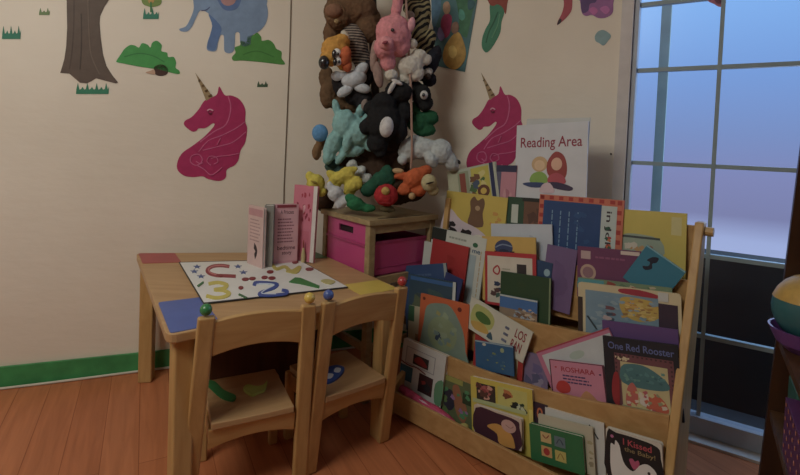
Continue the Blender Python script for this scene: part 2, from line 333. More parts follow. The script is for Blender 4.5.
decal('flower_decal', 'pink and purple flower sticker near the top of the glass door', RW, [(Z([(555,-40),(553,20),(560,65),(580,80),(610,75),(640,90),(680,88),(712,65),(716,20),(710,-40)], 470, 0, 5), (160, 96, 160)), (Z([(560,-30),(560,60),(590,55),(600,20),(630,10),(630,-30)], 470, 0, 5), (96, 64, 124)), (Z([(595,50),(620,35),(640,55),(620,75)], 470, 0, 5), (196, 100, 170)), (Z([(650,45),(680,30),(700,50),(680,72)], 470, 0, 5), (200, 110, 180))])
decal('blot_decal', 'faint blue round sticker below the pink flower sticker', RW, [(Z([(625,180),(640,158),(665,150),(690,162),(705,180),(690,205),(668,228),(645,215),(628,205)], 470, 0, 5), (136, 172, 178))])
for (u, v, W, lb) in [(560, 66, LW, 0), (611, 154, RW, 1)]:
    if lb:
        mb = MB(); mb.ball(RW(u, v, .002), .004, paint((90, 80, 70), .5)); tag(mb.build('nail', origin=RW(u, v, .002)), 'small dark nail in the wall left of the glass door', 'nail')
gl = lambda u, v, off=0: onpl(u, v, rp_(0)+RN*(.02-off), RN)
mb = MB()
for c_, P in [((190, 110, 140), [(706, -6), (712, -8), (722, -6), (726, 3), (720, 7), (714, 4), (708, 1)]), ((140, 90, 130), [(714, -5), (722, -4), (722, 3), (716, 3)])]:
    mb.prism([gl(*p, .001) for p in crom(P, 3)], -RN*.002, paint(c_, .5))
tag(mb.build('flower_decal', origin=gl(715, 0)), 'pink sticker on the glass at the top of the door', 'wall decal')

# poster on the right wall
def poster():
    q = [(428, -45), (484, -38), (465, 72), (436, 66)]
    P = [RW(u, v, .002) for u, v in q]; mb = MB(); mb.prism(P, -RN*.002, paint((58, 112, 118), .4, .4, .25, 9))
    lay = [0]
    def pt(pts, col, sm_=True):
        lay[0] += 1; mb.prism([RW(u, v, .0035) for u, v in (crom(pts, 4) if sm_ else pts)], -RN*(.0006+.0003*lay[0]), paint(col, .45, .35, .2, 40))
    Q = lambda L: [(380+x/6.33, y/6.33) for x, y in L]
    pt(Q([(480,-60),(620,-60),(590,60),(560,200),(545,240),(505,200),(500,120),(490,40)]), (40, 112, 72))
    pt(Q([(330,-30),(380,-30),(385,60),(355,160),(330,150)]), (70, 118, 150))
    pt(Q([(400,100),(430,85),(455,110),(450,170),(440,215),(415,240),(395,205),(385,150)]), (168, 42, 96))
    pt(Q([(405,20),(430,10),(445,40),(440,80),(415,90),(400,60)]), (178, 140, 108))
    pt(Q([(505,60),(530,70),(540,110),(520,130),(500,110)]), (60, 150, 130)); pt(Q([(560,0),(600,10),(590,50),(560,60)]), (30, 90, 100)); pt(Q([(345,170),(370,180),(375,230),(350,260),(335,220)]), (46, 84, 120))
    pt(Q([(380,170),(400,200),(410,240),(385,260),(365,220)]), (132, 120, 176))
    pt(Q([(470,215),(500,205),(525,250),(545,330),(530,395),(480,440),(425,420),(400,370),(410,300),(440,250)]), (186, 142, 42))
    pt(Q([(460,150),(490,140),(500,180),(480,215),(455,200)]), (150, 112, 92))
    pt(Q([(440,300),(470,290),(490,330),(470,370),(440,350)]), (212, 176, 78))
    tag(mb.build('poster', origin=P[3]), 'colourful poster with pink and yellow gowns hanging on the right wall', 'poster')
poster()

# ------------------------------------------------------------------ table
HT = .52
tc_ = [atz(136, 253, HT), atz(167, 336, HT), atz(401, 289, HT), atz(317, 252, HT)]   # back left, front left, front right, back right
def bil(a, b, z):                        # a across 0..1, b from back 0 to front 1
    p = (tc_[0]*(1-a)+tc_[3]*a)*(1-b) + (tc_[1]*(1-a)+tc_[2]*a)*b; return np.array([p[0], p[1], z])
def roundquad(c, r, n=5):
    out = []
    for i in range(4):
        p = c[i]; a = c[i-1]-p; b = c[(i+1) % 4]-p; a = a/np.linalg.norm(a)*r; b = b/np.linalg.norm(b)*r
        for k in range(n+1):
            t = k/n; out.append(p+a*(1-t)**2+b*t**2)
    return out
root = empty('activity_table', bil(.5, .5, 0), "low wooden children's table with red, blue, yellow and green corners", 'table')
RO = root.location.copy()
def bp(mb, name, parent, **k):            # build in world coords under a parent empty at location
    o = mb.build(name, None, **k); o.parent = parent; o.matrix_parent_inverse = parent.matrix_world.inverted() if parent.type != 'EMPTY' else Matrix.Translation(-parent.location); return o
mb = MB(); mb.prism(roundquad([p-[0, 0, .024] for p in tc_], .035), (0, 0, .024), TOPW); bp(mb, 'tabletop', root, bevel=.003)
for nm, lb, col, (a0, a1, b0, b1) in [('corner_panel', 'red corner panel', (176, 58, 60), (0, .2, 0, .2)), ('corner_panel', 'blue corner panel', (66, 98, 178), (0, .18, .72, 1)), ('corner_panel', 'yellow corner panel', (214, 186, 40), (.79, 1, .80, 1)), ('corner_panel', 'green corner panel', (40, 120, 50), (.8, 1, 0, .2))]:
    e = .012; a0_, a1_, b0_, b1_ = max(a0, e), min(a1, 1-e), max(b0, e), min(b1, 1-e)
    mb = MB(); mb.prism(roundquad([bil(a0_, b0_, HT), bil(a0_, b1_, HT), bil(a1_, b1_, HT), bil(a1_, b0_, HT)], .012), (0, 0, .0015), paint(col, .4, .4)); tag(bp(mb, nm, root), lb)
for a, b in ((.06, .06), (.06, .95), (.94, .95), (.94, .06)):
    p = bil(a, b, 0); mb = MB(); ang = math.atan2((tc_[2]-tc_[1])[1], (tc_[2]-tc_[1])[0]) if b > .5 else math.atan2((tc_[3]-tc_[0])[1], (tc_[3]-tc_[0])[0])
    M = Matrix.Translation(V(p)) @ Matrix.Rotation(ang, 4, 'Z'); mb.box((-.026, -.026, 0), (.026, .026, HT-.025), PINE, M); bp(mb, 'leg', root, bevel=.006)
for (a, b), (c, d) in (((.1, .045), (.9, .045)), ((.1, .955), (.9, .955)), ((.05, .1), (.05, .9)), ((.95, .1), (.95, .9))):
    p, q = bil(a, b, HT-.085), bil(c, d, HT-.085); dr = (q-p)/np.linalg.norm(q-p); nn = np.array([-dr[1], dr[0], 0])*.009
    mb = MB(); mb.prism([p-nn, q-nn, q+nn, p+nn], (0, 0, .06), PINE_X); bp(mb, 'apron', root)

cb = [bil(a, b, 0) for a, b in ((.30, .10), (.30, .42), (.90, .42), (.90, .10))]  # added dark chest, stands in for the darkness under the table
mb = MB(); mb.prism([p+np.array([0, 0, .012]) for p in cb], (0, 0, .35), DARKW); ct = empty('added_dark_chest', np.mean(cb, 0), 'dark brown chest added to fill the dark space under the wooden table', 'chest'); bp(mb, 'body', ct, bevel=.004)
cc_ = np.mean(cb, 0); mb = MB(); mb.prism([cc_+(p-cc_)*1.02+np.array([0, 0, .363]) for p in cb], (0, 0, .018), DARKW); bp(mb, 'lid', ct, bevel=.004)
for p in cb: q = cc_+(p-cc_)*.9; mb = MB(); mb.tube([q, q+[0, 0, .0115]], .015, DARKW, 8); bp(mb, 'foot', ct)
# number sheet on the table
PQ = [(180, 263), (204, 303), (347, 287), (298, 260)]
mb = MB(); ZP = HT+.003
mb.prism([atz(u, v, ZP) for u, v in [(178.5, 262.3), (203.5, 304.2), (348.5, 287.5), (298.5, 259.3)]], (0, 0, .0012), paint((26, 26, 30), .5))
mb.prism([atz(u, v, ZP) for u, v in PQ], (0, 0, .002), paint((226, 226, 222), .45, .35, .03))
def ps(P, col, wd=None, sm_=True):
    m = paint(col, .45)
    K = [(170+x/4.444, 240+y/4.444) for x, y in P]
    if wd:
        Q = [np.array(q) for q in crom(K, 4, False)]; polys = []
        for i in range(len(Q)-1):
            d = Q[i+1]-Q[i]; d /= np.linalg.norm(d)+1e-9; nn = np.array([-d[1], d[0]*.75])*wd/2; d = d*wd*.22; polys.append([Q[i]-d+nn, Q[i+1]+d+nn, Q[i+1]+d-nn, Q[i]-d-nn])
    else: polys = [crom(K, 4) if sm_ else K]
    for i, p in enumerate(polys): mb.prism([atz(q[0], q[1], ZP+.002) for q in p], (0, 0, .0004+.0002*len(mb.m)+.000012*(i % 40)), m)
def star(x, y, r):
    ps([(x+r*(1 if k % 2 else .42)*math.cos(k*math.pi/5+.3), y+.55*r*(1 if k % 2 else .42)*math.sin(k*math.pi/5+.3)) for k in range(10)], (52, 84, 150), None, False)
for x, y in ((120, 119), (108, 140), (138, 162), (302, 118), (326, 144)): star(x, y, 19)
ps([(260,118),(225,114),(190,118),(170,130),(172,146),(205,158),(250,160),(288,162)], (150, 40, 52), 4.2)
ps([(260,118),(225,114),(190,118),(172,130),(178,146),(205,156)], (206, 120, 120), 1.2)
ps([(175,195),(215,190),(250,200),(240,215),(200,222),(240,226),(262,240),(240,254),(200,258),(165,250)], (206, 190, 60), 4.2)
ps([(375,200),(385,190),(440,192),(475,198),(460,215),(410,232),(400,245),(440,248),(480,245),(515,240),(518,228),(500,224)], (48, 78, 160), 3.6)
ps([(385,196),(440,196),(462,203),(420,225),(410,240),(470,242)], (200, 214, 232), 1.2)
ps([(528,188),(556,168),(580,170),(665,205),(662,216),(575,196),(545,192)], (28, 128, 50), None, False)
ps([(455,112),(475,130),(510,120),(540,140),(575,122),(560,145),(520,138)], (196, 180, 70), 3.4)
ps([(670,182),(700,176),(735,186),(715,198),(690,194)], (190, 180, 110))
for x, y, r in ((403,114,16),(445,143,15),(620,131,18),(556,100,14),(420,168,14),(453,171,16),(335,176,16),(366,173,15),(315,214,11),(225,160,10)):
    ps([(x-r, y), (x-r*.3, y-6), (x+r*.7, y-5), (x+r, y), (x+r*.4, y+6), (x-r*.5, y+6)], (138, 30, 38))
ps([(308,240),(345,258),(338,262),(304,246)], (50, 110, 60), None, False); ps([(120,205),(148,186),(150,192),(128,210)], (40, 120, 60), None, False)
tag(mb.build('number_sheet', origin=atz(240, 280, ZP)), 'white sheet with coloured numbers and blue stars lying on the table', 'activity sheet')

# ------------------------------------------------------------------ chairs
def make_chair(Lt, Rt, Z, label, ballL, ballR, st, group, splay=(0, 0)):
    a = atz(*Lt, Z); b = atz(*Rt, Z); dx = (b-a)[:2]; wd = float(np.linalg.norm(dx)); ang = math.atan2(dx[1], dx[0]); mid = (a+b)/2
    M = Matrix.Translation((mid[0], mid[1], 0)) @ Matrix.Rotation(ang, 4, 'Z')
    r = empty('small_chair', None, label, 'chair', group, M=M)
    hw = wd/2; H = Z; YB = .085
    for sx, c, cn in ((-1, ballL[0], ballL[1]), (1, ballR[0], ballR[1])):
        mb = MB(); x = sx*hw
        prof = [(YB, 0), (YB*.5, .28), (.0, H-.012)]
        sec = []
        for (y, z) in prof:
          x = sx*(hw+(splay[0] if sx < 0 else splay[1])*(1-z/(H-.012)))
          sec.append([(x-sx*.002-.0215, y-.012, z), (x-sx*.002+.0215, y-.012, z), (x-sx*.002+.0215, y+.012, z), (x-sx*.002-.0215, y+.012, z)])
        vs = [p for s in sec for p in s]; fs = [(0, 3, 2, 1), (8, 9, 10, 11)] + [(4*i+k, 4*i+(k+1) % 4, 4*i+4+(k+1) % 4, 4*i+4+k) for i in range(2) for k in range(4)]
        mb.add(vs, fs, PINE); po = mb.build('back_post', r, bevel=.006)
        x = sx*hw; mb = MB(); mb.ball((x, 0, H+.006), .0155, paint(c, .25, .6, .02)); tag(mb.build('knob', po, smooth=True), cn)
    def yb(z): return YB-YB*z/H
    # arched top rail
    mb = MB(); n = 14; t0 = []; 
    for i in range(n+1):
        x = -hw+.018+(wd-.036)*i/n; u_ = (i/n-.5)*2
        t0.append((x, H-.028+.012*(1-u_*u_), H-.124+.018*(1-u_*u_)))
    up = [(x, yb(z)-.010-.006*(0), z) for x, z, _ in t0]; dn = [(x, yb(z)-.010, z) for x, _, z in t0]
    mb.prism(up+dn[::-1], (0, .02, 0), PINE_X); mb.build('top_rail', r, bevel=.003)
    SZ = .252
    # seat, gently dished, wider at the front
    mb = MB(); n = 10; rows = []
    SD = .25; y0 = yb(SZ)-.012
    for j in range(n+1):
        y = y0+SD*j/n; hwj = hw-.024
        rows.append([(-hwj+2*hwj*i/n, y, SZ-.006*(1-((i/n-.5)*2)**2)*math.sin(math.pi*min(1, j/n+.1))) for i in range(n+1)])
    top = [p for rw in rows for p in rw]; bot = [(x, y, SZ-.02) for (x, y, z) in top]; N = len(top); fs = []
    for j in range(n):
        for i in range(n):
            q = (j*(n+1)+i, j*(n+1)+i+1, (j+1)*(n+1)+i+1, (j+1)*(n+1)+i); fs.append(q); fs.append(tuple(N+k for k in q[::-1]))
    edge = [i for i in range(n+1)]+[j*(n+1)+n for j in range(1, n+1)]+[n*(n+1)+i for i in range(n-1, -1, -1)]+[j*(n+1) for j in range(n-1, 0, -1)]
    for k in range(len(edge)): a_, b_ = edge[k], edge[(k+1) % len(edge)]; fs.append((a_, N+a_, N+b_, b_))
    mb.add(top+bot, fs, TOPW); seat = mb.build('seat', r, bevel=.003)
    mb = MB()
    for pts, col in st:
        for p in [crom(pts, 4)]: mb.prism([(x*wd, y0+y*SD, SZ-.006) for x, y in p], (0, 0, .007+.0006*(pts is not st[0][0])), paint(col, .5))
    mb.build('seat_sticker', seat)
    # rear rail under seat, arched below
    mb = MB(); n = 12
    up = [(-hw+.018+(wd-.036)*i/n, 0, SZ-.022) for i in range(n+1)]; dn = [(-hw+.018+(wd-.036)*i/n, 0, SZ-.08+.018*(1-((i/n-.5)*2)**2)) for i in range(n+1)]
    mb.prism([(x, yb(z)-.008, z) for x, y, z in up]+[(x, yb(z)-.008, z) for x, y, z in dn[::-1]], (0, .016, 0), PINE_X); mb.build('rear_rail', r, bevel=.002)
    for sx in (-1, 1):
        mb = MB(); mb.box((sx*(hw-.026)-.014, SD+.02, 0), (sx*(hw-.026)+.014, SD+.046, SZ-.02), PINE); mb.build('front_leg', r, bevel=.005)
        mb = MB(); mb.box((sx*(hw-.028)-.008, .066, SZ-.07), (sx*(hw-.028)+.008, SD+.019, SZ-.022), PINE_X); mb.build('side_rail', r, bevel=.002)
    mb = MB(); mb.box((-hw+.041, SD+.026, SZ-.07), (hw-.041, SD+.04, SZ-.022), PINE_X); mb.build('front_rail', r, bevel=.002)
    return r
lime, dgr, blu = (182, 206, 74), (24, 130, 56), (42, 84, 168)
make_chair((206, 312), (309.5, 300), .57, "small wooden chair with green and yellow knobs at the table's blue corner", ((22, 130, 60), 'green ball knob'), ((222, 186, 44), 'yellow ball knob'),
  [([(-.40,.98),(-.34,.72),(-.26,.5),(-.16,.4),(-.12,.5),(-.22,.68),(-.30,.96)], dgr), ([(-.02,.62),(.04,.7),(.12,.62),(.2,.62),(.26,.7),(.2,.5),(.12,.46),(.04,.44)], lime)], 'wooden chairs at the table', (.03, .014))
make_chair((328.5, 297), (402, 283), .57, 'small wooden chair with blue and red knobs next to the bookshelf', ((66, 96, 172), 'blue ball knob'), ((188, 40, 42), 'red ball knob'),
  [([(-.30,.42),(-.12,.62),(.06,.66),(.12,.52),(-.04,.36),(-.24,.28)], blu), ([(-.22,.42),(-.14,.5),(-.08,.44),(-.16,.36)], (214, 222, 232)), ([(-.04,.5),(.03,.58),(.07,.52),(.0,.44)], (214, 222, 232))], 'wooden chairs at the table', (0, .012))

# ------------------------------------------------------------------ corner storage unit with pink bin
ang = .7; bE = np.array([math.cos(ang), math.sin(ang), 0]); bN = np.array([-math.sin(ang), math.cos(ang), 0]); BC = np.array([-.105, 1.832, 0]); BW, BD, BH = .35, .345, .722
un = empty('storage_unit', BC+bE*BW/2+bN*BD/2, 'wooden corner unit holding a pink bin, soft toys on top', 'storage unit')
MU = Matrix(((bE[0], bN[0], 0, BC[0]), (bE[1], bN[1], 0, BC[1]), (0, 0, 1, 0), (0, 0, 0, 1)))
for x, y in ((0, 0), (BW-.03, 0), (0, BD-.03), (BW-.03, BD-.03)):
    mb = MB(); mb.box((x, y, 0), (x+.03, y+.03, BH-.02), CRATEW, MU); bp(mb, 'post', un, bevel=.003)
mb = MB(); mb.box((-.008, -.008, BH-.02), (BW+.008, BD+.008, BH), CRATEW, MU)
for x0, x1 in ((.05, .15), (.19, .29)): mb.box((x0, .012, BH), (x1, .022, BH+.0006), paint((34, 26, 22), .8), MU)
bp(mb, 'top_board', un, bevel=.002)
for z0, z1 in ((BH-.055, BH-.021), (.46, .492), (.2, .23)):
    for lo, hi in (((.031, .003, z0), (BW-.031, .017, z1)), ((.031, BD-.017, z0), (BW-.031, BD-.003, z1)), ((.003, .031, z0), (.017, BD-.031, z1)), ((BW-.017, .031, z0), (BW-.003, BD-.031, z1))):
        if z0 > .6 and hi[0]-lo[0] < .1: continue
        mb = MB(); mb.box(lo, hi, CRATEW, MU); bp(mb, 'rail', un)
mb = MB(); mb.box((.018, .018, .465), (BW-.018, BD-.018, .49), CRATEW, MU); bp(mb, 'shelf', un)
PK = paint((204, 56, 132), .35, .5, .03, name='pink_plastic'); PK2 = paint((184, 44, 116), .35, .5, .03)
mb = MB(); z0, z1 = .4925, .63
def binwall(x0, y0, x1, y1, zz): mb.box((x0, y0, z0), (x1, y1, zz), PK, MU)
binwall(.033, .02, BW-.033, .026, z1); binwall(.033, BD-.03, BW-.033, BD-.024, z1); binwall(BW-.04, .026, BW-.034, BD-.03, z1); mb.box((.033, .02, z0), (BW-.033, BD-.024, z0+.006), PK, MU)
bn = tag(mb.build('storage_bin', origin=MU @ Vector((.17, .17, z0))), 'bright pink plastic bin inside the wooden corner unit', 'bin')
def bpc(mb, name, parent, **k):
    o = mb.build(name, None, **k); o.parent = parent; o.matrix_parent_inverse = Matrix.Translation(-parent.location); return o
mb = MB()   # taller end plate with a hand hole (left face)
ys = [.032, .12, .225, BD-.032]; zs = [z0, .65, .677, .698]
for i in range(3):
    for j in range(3):
        if i == 1 and j == 1: continue
        mb.box((.006, ys[i], zs[j]), (.013, ys[i+1], zs[j+1]), PK, MU)
mb.box((.018, ys[1]-.01, zs[1]-.01), (.022, ys[2]+.01, zs[2]+.008), paint((40, 10, 26), .6), MU)
mb.box((.000, .031, .612), (.006, BD-.031, .622), PK2, MU); mb.box((.013, .03, z0), (.033, .06, z0+.004), PK, MU)
bpc(mb, 'end_panel', bn)
mb = MB(); mb.box((.033, .0175, .62), (BW-.033, .0199, .632), PK2, MU); mb.box((.06, .0185, z0+.03), (BW-.06, .0199, z0+.032), PK2, MU); bpc(mb, 'rim', bn)

# ------------------------------------------------------------------ pink booklets on the table
def quadbook(name, label, cat, base_px, top_z, depth, cols, group=None, lean=0, art=None, edge=(226, 222, 214)):
    """upright slab: base_px = two floor points (left, right) on the table; front faces the viewer"""
    a = atz(*base_px[0], HT+.0045); b = atz(*base_px[1], HT+.0045); d = b-a; L = np.linalg.norm(d); ex = d/L; ny = np.array([-ex[1], ex[0], 0])
    up = np.array([0, 0, 1.])*math.cos(lean)+ny*math.sin(lean)
    nb = np.cross(up, ex); nb = -np.cross(ex, up)*-1; nb = np.cross(up, ex)
    M = Matrix(((ex[0], nb[0], up[0], a[0]), (ex[1], nb[1], up[1], a[1]), (ex[2], nb[2], up[2], a[2]), (0, 0, 0, 1)))
    r = empty(name, None, label, cat, group, M=M)
    mb = MB(); c = paint(cols, .45); s_ = .0 
    mb.box((0, 0, 0), (L, .0022, top_z), c); mb.box((0, depth-.0022, 0), (L, depth, top_z), c); mb.box((0, .0022, 0), (.0022, depth-.0022, top_z), c)
    artpiece.n = 0
    for (kind, *a_) in (art or []): artpiece(mb, kind, a_, L, top_z)
    mb.build('cover', r)
    mb = MB(); mb.box((.0026, .0024, .002), (L-.003, depth-.0024, top_z-.003), paint(edge, .8, .1)); mb.build('pages', r)
    return r
def artpiece(mb, kind, a, W, H, lay=0):
    """artwork printed on the front face (y=0) of a slab W x H, normalised coordinates, y measured from the top"""
    X = lambda p: (p[0]*W, 0, (1-p[1])*H)
    e = -.0002*(1+artpiece.n); artpiece.n += 1
    if kind == 'rect': x0, y0, x1, y1, c = a[:5]; P = [[(x0, y0), (x1, y0), (x1, y1), (x0, y1)]]
    elif kind == 'ell': x, y, rx, ry, c = a[:5]; P = [[(x+rx*math.cos(t), y+ry*math.sin(t)) for t in np.linspace(0, 2*math.pi, 20, endpoint=False)]]
    elif kind == 'poly': pts, c = a[:2]; P = [crom(pts, 3)]
    elif kind == 'hard': pts, c = a[:2]; P = [pts]
    elif kind == 'line': pts, wd, c = a[:3]; P = stroke(crom(pts, 3, False) if len(pts) > 2 else pts, wd)
    elif kind == 'frame':
        x0, y0, x1, y1, t, c = a[:6]; P = [[(x0, y0), (x1, y0), (x1, y0+t), (x0, y0+t)], [(x0, y1-t), (x1, y1-t), (x1, y1), (x0, y1)], [(x0, y0+t), (x0+t, y0+t), (x0+t, y1-t), (x0, y1-t)], [(x1-t, y0+t), (x1, y0+t), (x1, y1-t), (x1-t, y1-t)]]
    elif kind == 'checks':
        x0, y0, x1, y1, t, c = a[:6]; P = []; nx = int((x1-x0)/t); ny = int((y1-y0)/t)
        for i in range(nx):
            if i % 2 == 0: P += [[(x0+i*t, yy), (x0+(i+.9)*t, yy), (x0+(i+.9)*t, yy+t*.8), (x0+i*t, yy+t*.8)] for yy in (y0, y1-t)]
        for i in range(ny):
            if i % 2 == 0: P += [[(xx, y0+i*t), (xx+t*.8, y0+i*t), (xx+t*.8, y0+(i+.9)*t), (xx, y0+(i+.9)*t)] for xx in (x0, x1-t)]
    elif kind == 'scatter':
        x0, y0, x1, y1, n, r, cs, seed = a[:8]; rd = random.Random(seed)
        for _ in range(n):
            c = rd.choice(cs); x = rd.uniform(x0+r, x1-r); y = rd.uniform(y0+r, y1-r); q = rd.uniform(.5, 1)*r; ph = rd.uniform(0, 3)
            P1 = [(x+q*(1+.35*math.sin(3*t+ph))*math.cos(t), y+q*(1+.35*math.sin(2*t+ph))*math.sin(t)) for t in np.linspace(0, 2*math.pi, 12, endpoint=False)]
            P1 = [(min(max(px, x0), x1), min(max(py, y0), y1)) for px, py in P1]
            mb.prism([X(p) for p in P1], (0, e-.00015*rd.random(), 0), paint(c, .45))
        return
    elif kind == 'text':
        s, x0, y0, x1, y1, c = a[:6]; rot = a[6] if len(a) > 6 else 0
        vs, fs = text2d(s); m = paint(c, .45); vv = []
        for q in vs:
            if rot == 0: p = (x0+(x1-x0)*q[0], y1-(y1-y0)*q[1])
            else: p = (x1-(x1-x0)*(1-q[1]) if rot < 0 else x1-(x1-x0)*q[1], y0+(y1-y0)*q[0] if rot < 0 else y1-(y1-y0)*q[0])
            p3 = X(p); vv.append((p3[0], e, p3[2]))
        mb.add(vv, fs, m); return
    elif kind == 'lines':
        x0, y0, x1, y1, n, c = a[:6]; P = []
        for i in range(n):
            y = y0+(y1-y0)*(i+.3)/n; ww = (x1-x0)*(.8+.2*((i*37) % 5)/5); hh = (y1-y0)/n*.38; k = 0; x = x0
            while x < x0+ww:
                l = (x1-x0)*(.08+.05*((i*7+k*3) % 4)/3); P.append([(x, y), (min(x+l, x0+ww), y), (min(x+l, x0+ww), y+hh), (x, y+hh)]); x += l*1.28; k += 1
    elif kind == 'vlines':
        x0, y0, x1, y1, n, c = a[:6]; P = []
        for i in range(n):
            x = x0+(x1-x0)*(i+.3)/n; y = y0; k = 0; ye = y1-(y1-y0)*.2*((i*3) % 4)/3
            while y < ye:
                l = (y1-y0)*(.06+.05*((i*5+k*3) % 4)/3); P.append([(x, y), (x+.012, y), (x+.012, min(y+l, ye)), (x, min(y+l, ye))]); y += l*1.3; k += 1
    m = paint(c, .45)
    for p in P: mb.prism([X(q) for q in p], (0, e, 0), m)
artpiece.n = 0
quadbook('booklet', 'pink booklet with grey spine standing leftmost on the table', 'booklet', ((247, 263), (262, 269)), .232, .012, (214, 180, 176), 'pink booklets', 0,
  [('rect', .05, .04, .95, .16, (196, 140, 146)), ('lines', .15, .2, .85, .6, 7, (176, 140, 140)), ('line', [(.45, .66), (.62, .74), (.5, .84)], .1, (46, 30, 40))])
quadbook('booklet', 'thick grey spined booklet between the two pink ones on the table', 'booklet', ((263, 267), (272, 267)), .238, .045, (140, 138, 130), 'pink booklets', 0, [])
quadbook('booklet', 'pink booklet covered in lines of text on the table', 'booklet', ((273, 264), (297, 262)), .235, .03, (222, 160, 172), 'pink booklets', 0,
  [('rect', .06, .08, .94, .96, (228, 172, 182)), ('text', 'A Princess', .25, .09, .8, .16, (96, 50, 70)), ('lines', .15, .22, .85, .66, 8, (150, 84, 104)), ('text', 'bedtime', .15, .70, .9, .77, (110, 54, 74)), ('text', 'story', .35, .8, .75, .87, (110, 54, 74)), ('rect', .1, .0, .9, .05, (150, 50, 66))])
quadbook('booklet', 'tallest pink booklet with white edge nearest the storage unit', 'booklet', ((290, 259), (313, 263)), .31, .012, (214, 116, 140), 'pink booklets', .05,
  [('rect', .84, 0, 1, 1, (222, 212, 208)), ('scatter', .05, .03, .8, .5, 16, .05, [(176, 44, 70), (150, 40, 66), (232, 170, 180)], 3), ('rect', .1, .6, .75, .95, (206, 104, 128))])
# small yellow pencil figure
pc = atz(303, 262, HT+.005); mb = MB(); mb.tube([pc, pc+[0, 0, .03], pc+[0, 0, .045], pc+[0, 0, .058]], [.009, .0085, .006, .003], paint((196, 178, 120), .5), 10)
fg = tag(mb.build('toy_figure', origin=pc, smooth=False), 'tiny pale yellow figure standing in front of the tall pink booklet', 'toy')
mb = MB(); mb.tube([pc+[0, 0, .0585], pc+[0, 0, .08], pc+[0, 0, .09]], [.003, .003, .001], paint((150, 60, 50), .5), 8); bpc(mb, 'tip', fg)

# ------------------------------------------------------------------ book display shelf
sa = math.radians(-42); SD_ = np.array([math.cos(sa), math.sin(sa), 0]); SN = np.array([-math.sin(sa), math.cos(sa), 0]); SA = np.array([.011, 1.759, 0])
SW_ = .885
def S(s, t, z): return SA+SD_*s+SN*t+np.array([0, 0, z])
shelf = empty('book_display', S(SW_/2, .15, 0), 'light wooden tiered book display full of picture books', 'bookshelf')
TILT = .10
def slab(name, s0, s1, t0, z0a, z0b, t1, z1a, z1b, th, m=SHELFW):   # panel between lower edge (t0,z0) and upper edge (t1,z1), a=left b=right
    mb = MB(); mb.prism([S(s0, t0, z0a), S(s1, t0, z0b), S(s1, t1, z1b), S(s0, t1, z1a)], SN*th, m); return bp(mb, name, shelf, bevel=.002)
slab('front_lip', 0, SW_, .0, .018, .018, -.004, .098, .094, .012)
def lip(t, zb, top, th=.012):       # tier panel whose upper edge sags gently in the middle
    P = crom([(a, z, 0) for a, z in top], 4, False)
    mb = MB(); mb.prism([S(0, t-.006, zb[0]), S(SW_, t-.006, zb[1])]+[S(a, t, z) for a, z, _ in P[::-1]], SN*th, SHELFW); return bp(mb, 'tier_panel', shelf, bevel=.002)
lip(.098, (.03, .03), [(0, .262), (.26, .255), (.42, .262), (.55, .272), (.71, .298), (SW_, .332)])
lip(.184, (.26, .30), [(0, .435), (.2, .428), (.32, .428), (.5, .442), (.64, .456), (SW_, .497)])
slab('tier_panel', 0, SW_, .262, .43, .47, .268, .60, .66, .012)
slab('back_panel', 0, SW_, .34, .03, .03, .345, .80, .81, .010)
for (t0, t1, za, zb) in ((.013, .091, .032, .032), (.111, .177, .222, .262), (.197, .261, .40, .44), (.275, .338, .57, .6)):
    mb = MB(); mb.prism([S(.001, t0, za), S(SW_-.001, t0, zb), S(SW_-.001, t1, zb), S(.001, t1, za)], (0, 0, -.012), SHELFW); bp(mb, 'ledge', shelf)
for s, w_, prof in ((-.030, .022, [(-.012, 0), (-.012, .10), (.10, .16), (.22, .40), (.29, .60), (.31, .80), (.36, .80), (.36, 0)]), (SW_, .024, [(.03, 0), (.04, .12), (.11, .36), (.18, .56), (.256, .80), (.27, .83), (.305, .83), (.295, .7), (.24, .4), (.22, 0)])):
    mb = MB(); mb.prism([S(s, t, z) for t, z in prof], SD_*w_, PINE); bp(mb, 'side_panel', shelf, bevel=.004)
mb = MB(); mb.tube([S(SW_+.0245, .285, .805), S(SW_+.045, .285, .805)], .013, PINE, 12); bp(mb, 'peg', shelf)

